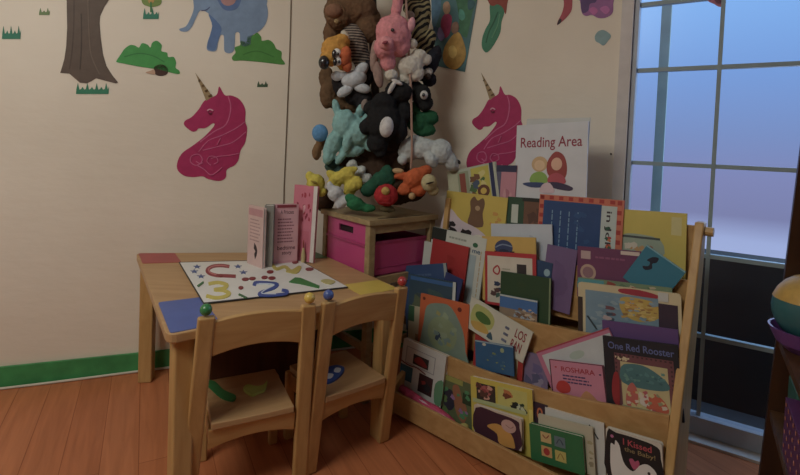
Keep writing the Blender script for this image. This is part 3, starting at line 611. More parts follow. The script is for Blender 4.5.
TIER = {1: (.082, .04), 2: (.160, .24), 3: (.243, .42), 4: (.318, .58)}   # rear book plane t at level z
def fitbook(tier, lay, TL, TR, BL):
    t, z = TIER[tier]; t -= lay
    up = SN*TILT+np.array([0, 0, 1.]); up /= np.linalg.norm(up); n = np.cross(up, SD_); P0 = S(0, t, z)
    a, b, c = (onpl(*q, P0, n) for q in (TL, TR, BL))
    ex = b-a; W = np.linalg.norm(ex); ex /= W; ez = np.cross(ex, n)
    if ez[2] < 0: ez = -ez
    H = float((a-c) @ ez); org = a-ez*H; ny = np.cross(ez, ex)
    M = Matrix(((ex[0], ny[0], ez[0], org[0]), (ex[1], ny[1], ez[1], org[1]), (ex[2], ny[2], ez[2], org[2]), (0, 0, 0, 1)))
    return M, W, H
BK_GROUP = 'picture books on the display shelf'
def book(label, tier, lay, TL, TR, BL, col, art=(), th=.006, r=0, cat='book', page=(224, 218, 206), name='picture_book'):
    M, W, H = fitbook(tier, lay, TL, TR, BL)
    o = empty(name, None, label, cat, BK_GROUP, M=M)
    mb = MB(); c = paint(col, .4, .4, .05, 12)
    def slab_(y0, y1, ins, m, mbx):
        if r: 
            cs = [np.array(p, float) for p in ((ins, y0, ins), (W-ins, y0, ins), (W-ins, y0, H-ins), (ins, y0, H-ins))]
            P = roundquad(cs, r); mbx.prism(P, (0, y1-y0, 0), m)
        else: mbx.box((ins, y0, ins), (W-ins, y1, H-ins), m)
    slab_(0, .0016, 0, c, mb); slab_(th-.0016, th, 0, c, mb)
    mb.box((0, .0016, .001+r), (.0016, th-.0016, H-.001-r), c)
    artpiece.n = 0
    for (k, *a) in art: artpiece(mb, k, a, W, H)
    mb.build('cover', o)
    mb = MB(); slab_(.0017, th-.0017, .0025, paint(page, .8, .1, .04, 60), mb); mb.build('pages', o)
    return o
R_ = 'rect'
# ---- tier 4 (top row)
book('white Reading Area sign with two seated children above the books', 4, -.006, (517, 125.5), (588.5, 121), (514, 236), (206, 210, 218),
  [('text', 'Reading Area', .07, .115, .93, .235, (150, 36, 66)), ('ell', .36, .355, .115, .068, (206, 170, 122)), ('ell', .36, .365, .075, .045, (226, 192, 150)), ('poly', [(.24, .52), (.25, .45), (.36, .42), (.46, .45), (.47, .52)], (132, 176, 66)), ('poly', [(.12, .53), (.25, .515), (.45, .52), (.44, .555), (.25, .56)], (52, 70, 120)),
   ('poly', [(.48, .44), (.47, .34), (.55, .26), (.62, .25), (.7, .29), (.74, .38), (.72, .47), (.6, .5)], (160, 58, 56)), ('ell', .6, .355, .075, .055, (226, 178, 150)), ('poly', [(.5, .52), (.5, .46), (.6, .43), (.7, .46), (.72, .52)], (186, 74, 90)), ('poly', [(.46, .52), (.62, .51), (.82, .55), (.78, .58), (.56, .56)], (60, 50, 84)), ('poly', [(.42, .53), (.52, .52), (.58, .6), (.38, .6)], (214, 190, 200))], .003, cat='sign', page=(230, 230, 230), name='reading_sign')
book('plain pale sheet standing just behind the Reading Area sign', 4, -.016, (527, 119), (590.5, 117.5), (527, 232), (196, 200, 200), [], .002, name='paper_sheet', cat='paper')
book('colourful animal picture book standing at the back left of the top row', 4, .002, (447, 172), (495, 161.5), (454, 232), (178, 186, 168),
  [(R_, .0, .0, .22, 1, (188, 190, 160)), (R_, .22, .05, .45, .9, (150, 160, 130)), ('rect', .26, .08, .38, .5, (150, 76, 60)), (R_, .5, .03, .86, 1, (196, 186, 60)), ('scatter', .42, .03, .85, .6, 24, .07, [(72, 110, 60), (120, 80, 50), (210, 200, 120), (70, 90, 120)], 5), ('ell', .72, .42, .12, .1, (104, 56, 40)), ('ell', .72, .42, .06, .05, (210, 180, 60)), (R_, .88, 0, .95, 1, (36, 46, 92))], .01)
book('pale pink book with a dark blue top band beside the sign', 4, .0, (497, 165), (517, 165.5), (499, 232), (196, 132, 150), [(R_, 0, 0, 1, .1, (44, 48, 84)), (R_, 0, .1, .25, .5, (90, 90, 120)), ('scatter', .3, .3, 1, .6, 5, .12, [(176, 110, 130), (206, 150, 160)], 8)])
book('yellow book with a brown bear and a black and white cow', 4, .014, (447, 190.5), (508, 198), (449, 252), (204, 180, 56),
  [('poly', [(.42, .12), (.48, .04), (.54, .1), (.62, .05), (.66, .14), (.64, .3), (.66, .5), (.42, .5), (.44, .28)], (116, 84, 58)), ('ell', .55, .22, .04, .04, (180, 150, 110)), ('poly', [(0, .32), (.12, .3), (.3, .45), (.6, .55), (.8, .72), (.8, 1), (0, 1)], (206, 190, 200)),
   ('scatter', .0, .36, .28, .95, 12, .07, [(26, 20, 26), (30, 22, 30)], 2), ('scatter', .28, .5, .56, .95, 9, .07, [(26, 20, 26)], 11), ('ell', .62, .76, .14, .13, (214, 212, 200)), ('scatter', .72, .62, .9, .98, 5, .06, [(30, 34, 40)], 3), ('scatter', .66, .2, .96, .5, 6, .04, [(206, 150, 60)], 3)], .008)
book('dark green spined book with a white label in the top row', 4, .008, (508, 196.5), (546, 199), (508, 258), (28, 74, 50), [(R_, .12, .12, .3, .42, (190, 200, 190)), (R_, .45, .0, 1, 1, (112, 76, 56)), ('scatter', .5, .05, 1, .9, 8, .12, [(140, 90, 66), (90, 60, 50), (170, 150, 140)], 9), (R_, .4, 0, 1, .06, (34, 38, 34))], .012)
book('pale blue white book standing behind the globe book', 4, .026, (491, 223.5), (552, 224.5), (492, 290), (192, 202, 216), [('scatter', .1, .08, .9, .6, 7, .1, [(176, 188, 206), (204, 210, 222)], 4)], .006)
book('large blue book with orange checked border and white side strip', 4, .012, (540, 194), (624.5, 200.5), (538, 268), (206, 96, 66),
  [(R_, .0, .0, 1, 1, (206, 110, 80)), ('checks', .01, .012, .99, .99, .06, (176, 46, 40)), (R_, .06, .075, .76, .93, (26, 70, 128)), (R_, .76, .085, .93, .93, (186, 200, 198)), ('vlines', .14, .2, .56, .9, 4, (116, 158, 190)), ('text', 'in Jokes', .80, .15, .88, .8, (60, 50, 60), -1), ('scatter', .79, .3, .9, .72, 9, .03, [(186, 50, 50), (40, 90, 70), (206, 110, 50)], 6), ('scatter', .4, .15, .72, .8, 5, .06, [(34, 82, 138)], 8)], .008)
book('tall yellow book at the right end of the top row', 4, .006, (622, 209), (687, 213.5), (620, 280), (204, 186, 66),
  [('rect', .78, .06, .93, .3, (206, 198, 130)), ('poly', [(.02, .38), (.2, .33), (.62, .38), (.64, .62), (.02, .6)], (150, 168, 150)), ('scatter', .04, .42, .6, .6, 9, .06, [(196, 150, 90), (160, 110, 90), (206, 196, 180)], 5), (R_, .02, .36, .62, .39, (70, 80, 80))], .008)
# ---- tier 3
book('narrow white and blue book peeking out beside the pink bin', 3, -.0, (424.5, 241), (434, 243), (427, 300), (196, 202, 196), [(R_, .4, .5, .8, .7, (52, 90, 140))], .008)
book('white book with black corner panel behind the red book', 3, .004, (433, 226.5), (487, 239), (434, 292), (198, 204, 196),
  [(R_, 0, .0, .28, .2, (30, 38, 34)), ('ell', .82, .13, .045, .035, (30, 104, 66)), ('lines', .34, .06, .75, .14, 1, (150, 160, 150)), (R_, .72, .28, .86, .98, (156, 176, 184)), ('vlines', .9, .2, 1, .9, 1, (190, 160, 110)), ('text', 'me', .78, .2, .92, .25, (50, 90, 130))], .008)
book('plain red book standing in the left of the third row', 3, .016, (433, 238.5), (469, 247.5), (433, 298), (172, 26, 30), [('scatter', .1, .1, .9, .9, 4, .12, [(162, 22, 26)], 3)], .008)
book('yellow book with a dark blue globe on its cover', 3, .002, (482, 236), (535.5, 237.5), (482, 300), (206, 168, 66), [('ell', .42, .17, .17, .12, (50, 66, 110)), ('line', [(.26, .17), (.4, .12), (.58, .15)], .02, (120, 140, 170)), (R_, .24, .22, .3, .3, (40, 34, 34)), (R_, .54, .22, .62, .3, (40, 34, 34)), ('ell', .42, .23, .1, .04, (36, 44, 74))], .006)
book('red bordered white book with a red letter O', 3, .014, (485, 251), (536, 254.5), (488, 304), (188, 34, 46), [(R_, .05, .08, .93, .95, (208, 200, 184)), ('line', [(.18, .32), (.26, .26), (.3, .34), (.26, .42), (.18, .38), (.18, .32)], .03, (176, 40, 50)), (R_, .64, .2, .82, .38, (52, 44, 46)), ('lines', .36, .28, .55, .34, 1, (170, 160, 140)), ('scatter', .1, .5, .35, .9, 9, .06, [(44, 60, 96), (60, 100, 90), (90, 60, 60)], 3)], .008)
book('small dark blue book with a pale disc beside the purple book', 3, .008, (534, 259), (553, 263.5), (534, 312), (24, 66, 110), [('ell', .75, .2, .16, .07, (140, 176, 190))], .006)
book('plain purple book leaning in the middle of the third row', 3, .006, (547.5, 244), (577.5, 250.5), (547.5, 308), (112, 88, 138), [('scatter', .1, .1, .9, .9, 4, .2, [(106, 82, 132)], 5)], .006)
book('plain dark green book behind the beach picture book', 3, .03, (501, 271), (551, 278.5), (500.5, 318), (30, 70, 36), [('ell', .42, .22, .1, .05, (44, 74, 40)), ('rect', .97, 0, 1, 1, (120, 140, 100))], .008)
book('small book with a blue sky beach photo on its cover', 3, .042, (500, 294), (537.5, 301), (500.5, 319), (120, 150, 180), [(R_, 0, .04, 1, .5, (60, 112, 176)), (R_, 0, .5, 1, 1, (150, 128, 106)), ('scatter', .3, .35, 1, .95, 40, .06, [(196, 176, 150), (120, 90, 70), (150, 170, 190)], 6), (R_, .0, .0, 1, .06, (190, 200, 200))], .005)
book('maroon book with a square label and pale round emblem', 3, .012, (577.5, 246), (641, 251.5), (577, 296), (112, 52, 96), [(R_, .06, .08, .22, .24, (186, 160, 160)), ('ell', .18, .5, .13, .16, (190, 160, 140)), ('ell', .18, .5, .09, .11, (150, 110, 120)), (R_, 0, .7, 1, .82, (66, 140, 150)), ('lines', .3, .14, .9, .24, 1, (146, 80, 120)), ('poly', [(.84, .3), (.92, .28), (.97, .45), (.95, .66), (.82, .64)], (60, 66, 90)), (R_, .7, .02, .98, .09, (206, 190, 180))], .006)
book('turquoise book tilted steeply at the right of the third row', 3, .02, (647, 245), (686, 272), (625, 279), (18, 122, 152), [('poly', [(.2, .3), (.26, .16), (.38, .1), (.4, .22), (.34, .3), (.4, .4), (.3, .52), (.2, .48), (.3, .4), (.28, .3)], (18, 26, 50)), ('rect', 0, 0, 1, .03, (120, 176, 190))], .005)
book('olive edged book behind the cream bordered picture book', 3, .030, (578, 277), (672, 288), (579, 326), (110, 140, 106), [('scatter', 0, 0, 1, .2, 14, .05, [(150, 60, 50), (90, 120, 90), (180, 170, 140)], 4), (R_, 0, .02, .3, .12, (72, 150, 160))], .005)
book('cream bordered picture book with pale blue scene and yellow figures', 3, .040, (578, 281.5), (681, 294), (579, 331), (206, 192, 150),
  [(R_, .08, .14, .8, 1, (116, 150, 172)), ('poly', [(.44, .22), (.6, .18), (.78, .24), (.8, .5), (.62, .62), (.46, .5)], (196, 164, 60)), ('scatter', .46, .2, .78, .6, 12, .05, [(206, 180, 90), (176, 130, 50)], 7), (R_, .8, .22, .97, 1, (58, 40, 62)), ('poly', [(.44, .04), (.62, .02), (.8, .08), (.78, .14), (.46, .12)], (166, 40, 60)), ('scatter', .1, .16, .8, 1, 60, .04, [(126, 156, 176), (104, 140, 160), (140, 166, 180)], 17), ('scatter', .44, .2, .8, .6, 30, .03, [(214, 186, 96), (160, 120, 60), (206, 160, 70)], 18), ('scatter', .25, .35, .4, .75, 8, .05, [(120, 80, 90), (60, 80, 100), (190, 170, 170)], 3), (R_, .0, .3, .05, 1, (60, 44, 40)), ('rect', .8, .02, .89, .18, (196, 200, 196)), ('line', [(.1, .66), (.2, .9)], .02, (40, 60, 70))], .006, r=.012)
# ---- tier 2
book('blue book with pale edge at the left end above the orange book', 2, .0, (401.5, 266), (446, 263), (411, 330), (34, 72, 122), [('rect', .94, 0, 1, 1, (150, 160, 160)), ('lines', .2, .12, .8, .2, 1, (70, 100, 140)), ('scatter', 0, .3, .9, 1, 6, .15, [(28, 62, 108)], 2)], .006)
book('dark blue book behind the teal photo book', 2, .006, (446, 272), (463, 280), (450, 335), (30, 48, 106), [], .006)
book('dark teal photo book with pale right edge beside the chair', 2, .012, (410, 274), (456, 282.5), (413, 340), (40, 72, 92), [('rect', .02, .02, .94, .08, (46, 100, 160)), ('rect', .94, 0, 1, 1, (190, 200, 200)), ('scatter', .05, .1, .9, .6, 12, .14, [(60, 88, 88), (52, 74, 78), (84, 96, 70)], 3)], .006)
book('cream book with small brown animals at the far left of its row', 2, .02, (409, 305), (428, 309), (411, 350), (176, 170, 140), [('scatter', .3, .4, 1, .9, 8, .12, [(120, 80, 50), (150, 120, 80)], 4), ('rect', 0, 0, .3, .35, (40, 96, 60))], .006)
book('orange book with large pale teal oval picture', 2, .03, (421, 293), (469.5, 305), (424, 350), (202, 92, 34),
  [('poly', [(.1, .5), (.15, .2), (.4, .1), (.65, .12), (.9, .45), (.98, .8), (.98, 1), (.1, 1), (.06, .8)], (120, 144, 130)), ('ell', .5, .62, .3, .3, (132, 152, 116)), ('poly', [(.36, .74), (.43, .6), (.5, .74)], (40, 64, 96)), ('scatter', .2, .2, .85, .9, 12, .07, [(140, 160, 130), (150, 150, 90), (110, 140, 140)], 8), ('ell', .82, .12, .04, .04, (110, 30, 20)), ('ell', .08, .08, .03, .03, (110, 40, 20))], .008)
book('lilac book behind the red book in the second row', 2, .004, (522, 350), (549, 358), (523, 395), (128, 112, 150), [('scatter', .1, .1, .9, .9, 10, .15, [(110, 100, 150), (150, 140, 170), (90, 90, 130)], 3)], .006)
book('red book standing behind the plain blue book', 2, .016, (475.5, 332), (524.5, 348), (476, 374), (176, 36, 30), [('rect', .78, .1, .9, 1, (196, 180, 140)), ('scatter', .1, .0, .7, .1, 6, .03, [(206, 190, 160)], 5)], .01)
book('white book with a green frog tilted across its row', 2, .026, (472, 296.5), (533, 332.5), (465, 326), (202, 202, 186),
  [('poly', [(.08, .2), (.2, .1), (.36, .15), (.45, .35), (.4, .7), (.1, .75)], (178, 184, 96)), ('poly', [(.14, .38), (.22, .28), (.36, .34), (.4, .5), (.28, .6), (.16, .52)], (66, 110, 40)), ('poly', [(.1, .72), (.3, .6), (.42, .8), (.2, .9)], (196, 160, 60)), ('poly', [(.4, .9), (.44, .7), (.5, .9)], (50, 90, 110)), ('text', 'LOS', .78, .14, .94, .42, (150, 40, 50)), ('text', 'RAN', .76, .5, .92, .8, (150, 40, 50)), ('lines', .62, .2, .7, .8, 3, (110, 120, 150))], .006)
book('deep blue book with small yellow stars at the front of its row', 2, .040, (475, 340), (513, 346.5), (474.5, 368), (30, 92, 140), [('scatter', .2, .2, .9, .9, 9, .05, [(120, 140, 80), (60, 110, 140)], 5), ('ell', .25, .1, .05, .05, (200, 200, 180)), ('ell', .72, .2, .05, .08, (150, 170, 130)), ('rect', 0, 0, 1, .04, (150, 176, 190))], .006)
book('white book with pink border lying tilted behind the pink book', 2, .022, (536, 352), (608, 327.5), (549, 402), (198, 116, 150), [(R_, .06, .1, .99, .96, (192, 200, 204)), ('ell', .5, .3, .1, .08, (170, 190, 180)), ('rect', .0, .0, 1, .03, (176, 60, 80))], .006)
book('pink book with red title and red ball on its cover', 2, .036, (549, 359), (603, 365.5), (547.5, 394), (206, 130, 158),
  [('frame', 0, 0, 1, 1, .02, (90, 40, 60)), ('text', 'ROSHARA', .22, .16, .84, .30, (176, 34, 50)), ('ell', .12, .2, .02, .02, (190, 50, 60)), ('ell', .93, .26, .02, .02, (60, 50, 90)), ('lines', .24, .36, .78, .62, 3, (70, 60, 110)), ('poly', [(.10, .72), (.16, .58), (.28, .56), (.36, .68), (.34, .84), (.2, .9), (.10, .82)], (196, 48, 44)), ('poly', [(.55, .9), (.66, .74), (.8, .9), (.82, 1), (.55, 1)], (200, 140, 90))], .006)
book('purple book behind the black One Red Rooster book', 2, .012, (602, 320), (678, 330), (602, 392), (96, 64, 128), [], .008)
book('black book titled One Red Rooster with a framed beach scene', 2, .040, (602.5, 335.5), (677.5, 345.5), (599.5, 404), (18, 22, 36),
  [('text', 'One Red Rooster', .07, .07, .95, .17, (96, 110, 170)), (R_, .15, .22, .93, 1, (116, 66, 74)), ('scatter', .15, .24, .4, .34, 14, .03, [(206, 190, 150), (80, 50, 40)], 6), ('checks', .16, .23, .92, 1.3, .03, (76, 40, 46)), (R_, .23, .33, .85, 1, (196, 184, 130)), ('poly', [(.24, .4), (.4, .34), (.6, .36), (.82, .5), (.84, .62), (.55, .66), (.24, .62)], (66, 120, 126)), ('poly', [(.56, .8), (.66, .7), (.78, .78), (.82, .92), (.6, .92)], (206, 96, 66)), ('poly', [(.28, .92), (.3, .7), (.38, .6), (.44, .72), (.42, .92)], (196, 100, 90)), ('poly', [(.46, .86), (.5, .72), (.56, .7), (.58, .88)], (210, 200, 190)), ('scatter', .26, .38, .82, .6, 26, .03, [(80, 136, 140), (56, 104, 112), (96, 150, 140)], 21), ('scatter', .26, .66, .84, .98, 30, .035, [(206, 96, 66), (216, 200, 180), (150, 150, 110), (190, 90, 100), (206, 190, 130)], 22), ('poly', [(.09, .7), (.14, .5), (.2, .55), (.18, .95), (.1, .9)], (156, 30, 40)), (R_, .22, .93, .86, 1, (150, 150, 110))], .008, page=(160, 170, 190))
# ---- tier 1
book('white book with a small framed truck picture at the bottom left', 1, .02, (404, 338), (446.5, 356.5), (399, 386), (206, 208, 206),
  [(R_, .0, .52, .3, .82, (26, 108, 140)), (R_, .46, .54, .78, .9, (60, 22, 30)), ('scatter', .48, .55, .76, .9, 7, .08, [(150, 40, 40), (30, 30, 40)], 2), ('rect', .28, .22, .64, .42, (40, 34, 34)), ('poly', [(.32, .3), (.44, .24), (.6, .34), (.58, .4), (.34, .38)], (150, 34, 34)), ('frame', .1, .12, .78, .46, .012, (150, 150, 160)), ('line', [(0, .46), (.2, .49), (.4, .47), (.6, .52)], .02, (130, 50, 60)), ('poly', [(.84, .6), (1, .5), (1, .95), (.86, .95)], (90, 150, 110))], .02)
book('picture book crowded with cartoon animals at the lower left', 1, .006, (437, 371), (475, 386), (434, 412), (92, 104, 62), [('ell', .12, .5, .14, .2, (40, 120, 140)), ('ell', .38, .55, .16, .25, (46, 40, 60)), ('poly', [(.45, .2), (.6, .15), (.7, .4), (.85, .6), (.8, .95), (.6, .8), (.5, .5)], (156, 98, 62)), ('rect', .72, .25, 1, .5, (40, 60, 30)), ('rect', .1, .0, .7, .12, (150, 150, 60)), ('scatter', .1, .1, .95, .95, 14, .07, [(90, 120, 60), (150, 110, 160), (30, 30, 30), (70, 140, 90)], 9)], .008)
book('yellow framed picture book behind the duck board book', 1, .022, (470.5, 376), (532, 390), (471, 438), (206, 186, 44),
  [(R_, .1, .08, .42, .34, (50, 40, 34)), ('ell', .26, .18, .1, .08, (176, 90, 90)), (R_, .46, .06, .92, .4, (196, 190, 90)), ('scatter', .46, .06, .72, .25, 9, .06, [(190, 110, 50), (120, 60, 30)], 3), ('scatter', .6, .22, .94, .42, 12, .05, [(30, 60, 36), (20, 30, 24), (190, 200, 170)], 6), (R_, .03, .34, .9, .4, (180, 190, 130)), (R_, .94, .3, 1, 1, (220, 206, 90)), ('scatter', .08, .06, .42, .34, 14, .05, [(150, 60, 60), (90, 50, 40), (206, 150, 130)], 12)], .026)
book('board book with an orange duck on a maroon cover', 1, .048, (474, 404), (521.5, 419), (473.5, 434), (206, 186, 168),
  [('poly', [(.04, .1), (.5, .06), (.9, .1), (.96, .3), (.94, 1.0), (.06, 1.0)], (66, 22, 46)), ('poly', [(.34, .5), (.5, .4), (.66, .46), (.8, .6), (.86, .85), (.84, 1), (.55, 1), (.5, .72), (.3, .6)], (212, 150, 50)), ('ell', .74, .36, .15, .2, (204, 160, 150)), ('line', [(.68, .34), (.78, .4), (.84, .32)], .015, (150, 100, 100))], .014, r=.006)
book('small dark purple book with an orange number ten', 1, .012, (531, 401), (547, 406), (531, 440), (52, 26, 50), [('text', '10', .1, .1, .75, .4, (206, 110, 60))], .006)
book('large white book behind the green board book', 1, .018, (545, 407), (604, 423.5), (545, 458), (206, 208, 204), [('line', [(.76, .1), (.9, .32)], .025, (36, 40, 50)), ('scatter', .1, .1, .5, .6, 3, .1, [(196, 200, 196)], 3)], .016)
book('cream book wedged between the green and large white books', 1, .034, (538, 414), (592.5, 428), (538, 458), (190, 184, 158), [('scatter', .85, .2, 1, .9, 8, .05, [(170, 160, 120), (150, 140, 110)], 3)], .01)
book('green board book with four small picture squares', 1, .05, (529, 423), (582.5, 437), (527.5, 458), (16, 110, 58),
  [('rect', .22, .14, .42, .42, (204, 176, 110)), ('rect', .48, .16, .68, .44, (96, 120, 130)), ('rect', .22, .52, .42, .80, (206, 160, 90)), ('rect', .48, .54, .68, .82, (190, 176, 80)), ('ell', .32, .66, .06, .1, (176, 40, 40)), ('line', [(.26, .22), (.32, .3), (.38, .2)], .02, (150, 60, 40)), ('line', [(.52, .36), (.58, .22), (.64, .36)], .015, (60, 70, 90)), ('line', [(.52, .76), (.58, .6), (.64, .74)], .015, (150, 110, 40))], .014, r=.004)
book('black board book titled I Kissed the Baby with a white duck', 1, .045, (605.5, 427), (662, 443.5), (602, 476), (206, 200, 186),
  [('poly', [(.03, .08), (.2, .05), (.6, .05), (.92, .1), (.97, .3), (.97, 1), (.03, 1)], (20, 14, 20)), ('poly', [(.08, .4), (.1, .28), (.16, .3), (.18, .2), (.25, .28), (.28, .45), (.34, .62), (.48, .7), (.6, .55), (.74, .48), (.88, .58), (.9, .8), (.8, 1), (.2, 1), (.08, .8)], (222, 220, 216)), ('text', 'I Kissed', .32, .12, .82, .24, (196, 70, 84)), ('text', 'the Baby!', .34, .27, .88, .38, (150, 130, 80)), ('poly', [(.42, .5), (.48, .46), (.52, .5), (.58, .46), (.6, .54), (.5, .66)], (190, 80, 120)), ('ell', .12, .14, .03, .03, (200, 110, 160)), ('ell', .76, .64, .025, .03, (30, 26, 30)), ('line', [(.56, 1.0), (.62, .92), (.68, 1)], .03, (30, 26, 30))], .014, r=.008)
# pink rolled magazine along the lower lip
P = [onpl(u, v, S(0, .026, 0), SN) for u, v in [(401, 388), (412, 396), (424, 404), (436, 411), (448, 419), (456, 425)]]
mb = MB(); mb.tube([p for p in P], [.014, .017, .015, .017, .014, .007], paint((188, 44, 96), .35, .5, .35, 60), 12)
mg = tag(mb.build('magazine', origin=P[0], smooth=True), 'rolled magenta magazine lying along the bottom lip of the shelf', 'magazine')
mb = MB(); mb.tube([p+np.array([0, 0, .009])-SN*.006 for p in P[1:-1]], [.004, .005, .005, .003], paint((212, 176, 196), .35, .5), 8); bpc(mb, 'page_edge', mg)
mb = MB(); pc = onpl(464, 427, S(0, .03, 0), SN); mb.ball(pc, (.017, .012, .012), paint((176, 166, 84), .8, .1, .1, 60, bump=.3)); tag(mb.build('pompom', origin=pc, smooth=True), 'small yellow green soft toy on the bottom row beside the magazine', 'soft toy')

# ------------------------------------------------------------------ soft toys
TXA = bpy.data.textures.new('folds', 'CLOUDS'); TXA.noise_scale = .045; TXB = bpy.data.textures.new('pile', 'CLOUDS'); TXB.noise_scale = .009
def fur(c, s=60): return paint(c, .95, .08, .16, s, bump=.9)
def plush(name, label, y0, body, col, parts=(), cat='soft toy', vox=.0045, fuzz=60):
    """body: blobs (u, v, ru, rv, angle_deg, dy[, ry]) in photo pixels at depth y0+dy"""
    def blobs(bl, mb, m):
        for b in bl:
            u, v, ru, rv = b[:4]; an = math.radians(b[4]) if len(b) > 4 else 0; dy = b[5] if len(b) > 5 else 0
            y = y0+dy; k = y/F_PX; ry = b[6]*k if len(b) > 6 else min(ru, rv)*k*1.0
            c = aty(u, v, y); Mx = Matrix.Rotation(an+ROLL, 3, 'Y'); mb.ball(c, (ru*k, ry, rv*k), m, Mx)
    mb = MB(); blobs(body, mb, fur(col, fuzz)); c0 = aty(body[0][0], body[0][1], y0)
    o = mb.build(name, origin=c0, smooth=True); tag(o, label, cat)
    rm = o.modifiers.new('union', 'REMESH'); rm.mode = 'VOXEL'; rm.voxel_size = vox; rm.use_smooth_shade = True
    sm_ = o.modifiers.new('soften', 'SMOOTH'); sm_.factor = .5; sm_.iterations = 2
    for tx, st_ in ((TXA, .013), (TXB, .005)):
        d_ = o.modifiers.new('plush_fold', 'DISPLACE'); d_.texture = tx; d_.strength = st_; d_.mid_level = .5; d_.texture_coords = 'LOCAL'
    for pn, bl, c, *rest in parts:
        mb = MB(); m = rest[0] if rest else fur(c, fuzz); blobs(bl, mb, m); p = mb.build(pn, smooth=True); p.parent = o; p.matrix_parent_inverse = Matrix.Translation(-o.location)
        if pn in ('belly', 'face', 'muzzle', 'shirt') or rest: pass
    return o
SH = lambda c: paint(c, .2, .7, .0)
# hanging strap that carries the toys
mb = MB(); mb.tube([aty(404, -40, 1.98), aty(408, 40, 1.975), aty(411, 90, 1.97), aty(412, 150, 1.975), aty(411, 168, 1.98)], .005, paint((176, 138, 118), .7), 8); tag(mb.build('strap'), 'thin pinkish strap hanging down between the soft toys', 'strap')
mb = MB(); mb.tube([aty(370, -60, 2.16), aty(374, 60, 2.18), aty(378, 190, 2.15)], .02, paint((52, 40, 34), .8), 8); tag(mb.build('toy_hanger'), 'dark hanging net cord behind the pile of soft toys', 'hanger')
plush('brown_dog_plush', 'big floppy brown plush animal hanging at the top left of the pile', 2.12,
  [(352, 8, 26, 18, 10, 0), (338, 14, 14, 16, -20, -.03), (366, 24, 12, 20, -30, .0), (333, 30, 9, 18, 10, .03), (350, -12, 22, 16, 0, 0), (372, 16, 8, 14, -40, .02)], (112, 80, 50),
  [('snout', [(334, 11, 9, 7, 0, -.09)], (136, 96, 70)), ('nose', [(336, 21, 3, 3, 0, -.085)], (150, 120, 70)), ('shirt', [(356, 40, 11, 17, -15, .0)], (0, 0, 0), None)] if False else
  [('snout', [(334, 11, 9, 7, 0, -.08)], (140, 98, 72)), ('nose', [(337, 21, 3, 3, 0, -.07)], (156, 130, 84))])
def stripes(c1, c2, sc, rot=(0, 0, 0), dist=0):
    m, t, b = newmat('striped_fabric'); tcn = t.nodes.new('ShaderNodeTexCoord'); mp = t.nodes.new('ShaderNodeMapping'); mp.inputs['Rotation'].default_value = rot
    wv = t.nodes.new('ShaderNodeTexWave'); wv.bands_direction = 'Z'; wv.inputs['Scale'].default_value = sc; wv.inputs['Distortion'].default_value = dist; wv.inputs['Detail'].default_value = 1
    r = t.nodes.new('ShaderNodeValToRGB'); r.color_ramp.interpolation = 'CONSTANT'; r.color_ramp.elements[1].position = .5; r.color_ramp.elements[0].color = lin(c1)+(1,); r.color_ramp.elements[1].color = lin(c2)+(1,)
    t.links.new(tcn.outputs['Object'], mp.inputs[0]); t.links.new(mp.outputs[0], wv.inputs[0]); t.links.new(wv.outputs[0], r.inputs[0]); t.links.new(r.outputs[0], b.inputs['Base Color']); b.inputs['Roughness'].default_value = .9; return m
STR = stripes((54, 46, 46), (150, 136, 124), 26)
o = plush('striped_plush', 'grey striped plush body hanging below the brown animal', 2.10, [(355, 44, 12, 20, -15, 0), (362, 60, 9, 14, -10, .01), (350, 30, 8, 8, 0, .01)], (120, 110, 100)); o.data.materials[0] = STR
o = plush('zebra_plush', 'black and cream striped zebra plush at the top right of the pile', 2.10, [(421, 20, 9, 24, 8, 0), (424, 44, 9, 14, -10, 0), (414, 8, 11, 8, 0, -.02), (430, 38, 6, 9, 0, -.02)], (60, 54, 44), [('ear', [(410, 15, 5, 4, 20, -.05)], (176, 160, 150)), ('mane', [(405, -4, 14, 8, 0, -.0), (422, -8, 8, 12, 0, 0)], (22, 20, 22))]); o.data.materials[0] = stripes((26, 24, 26), (150, 140, 104), 16, (.5, .6, 0), 4)
plush('yellow_dog_plush', 'yellow plush dog head with black nose and orange cheek, in black', 2.0,
  [(335, 50, 14, 14, 0, 0), (329, 58, 9, 9, 0, -.02), (342, 42, 8, 8, 0, 0), (344, 62, 8, 9, 0, 0)], (206, 146, 36),
  [('nose', [(324, 62.5, 5.5, 7, 0, -.065)], (0, 0, 0), SH((14, 14, 16))), ('cheek', [(345, 56, 6, 10, 10, -.045), (347, 66, 5, 6, 0, -.03)], (204, 96, 40)), ('eye', [(337, 53, 4.5, 4.5, 0, -.055), (338, 61, 4, 4.5, 0, -.055)], (222, 220, 214)), ('pupil', [(334, 54, 2.2, 4.5, 0, -.075), (338, 54, 1.4, 1.6, 0, -.08), (339, 62, 1.4, 1.6, 0, -.078), (335, 62, 2, 4, 0, -.072)], (0, 0, 0), SH((16, 14, 16))), ('ear', [(345, 36, 4, 6, -30, .0)], (206, 196, 176))])
plush('orca_plush', 'black plush with a white star shaped belly under the yellow dog', 2.05,
  [(352, 84, 18, 13, -10, .0), (366, 74, 9, 16, 20, .0), (340, 84, 9, 12, -20, .01), (364, 102, 9, 14, 0, 0), (356, 98, 12, 8, 0, 0)], (26, 24, 30),
  [('belly', [(354, 79, 13, 9, -20, -.045), (345, 91, 9, 5, -35, -.05), (361, 70, 6, 9, 40, -.045), (362, 88, 9, 5, 10, -.045), (337, 76, 6, 5, 0, -.05), (343, 76, 6, 4, 0, -.05)], (196, 204, 212)), ('paw', [(365, 105, 4, 6, 0, -.05)], (140, 124, 116))])
plush('brown_bear_plush', 'plain brown plush hanging at the left edge of the pile', 2.13, [(329, 92, 9, 17, 5, 0), (326, 78, 7, 12, 0, 0), (338, 103, 14, 7, 10, .01), (352, 106, 10, 7, 10, .01)], (106, 78, 48))
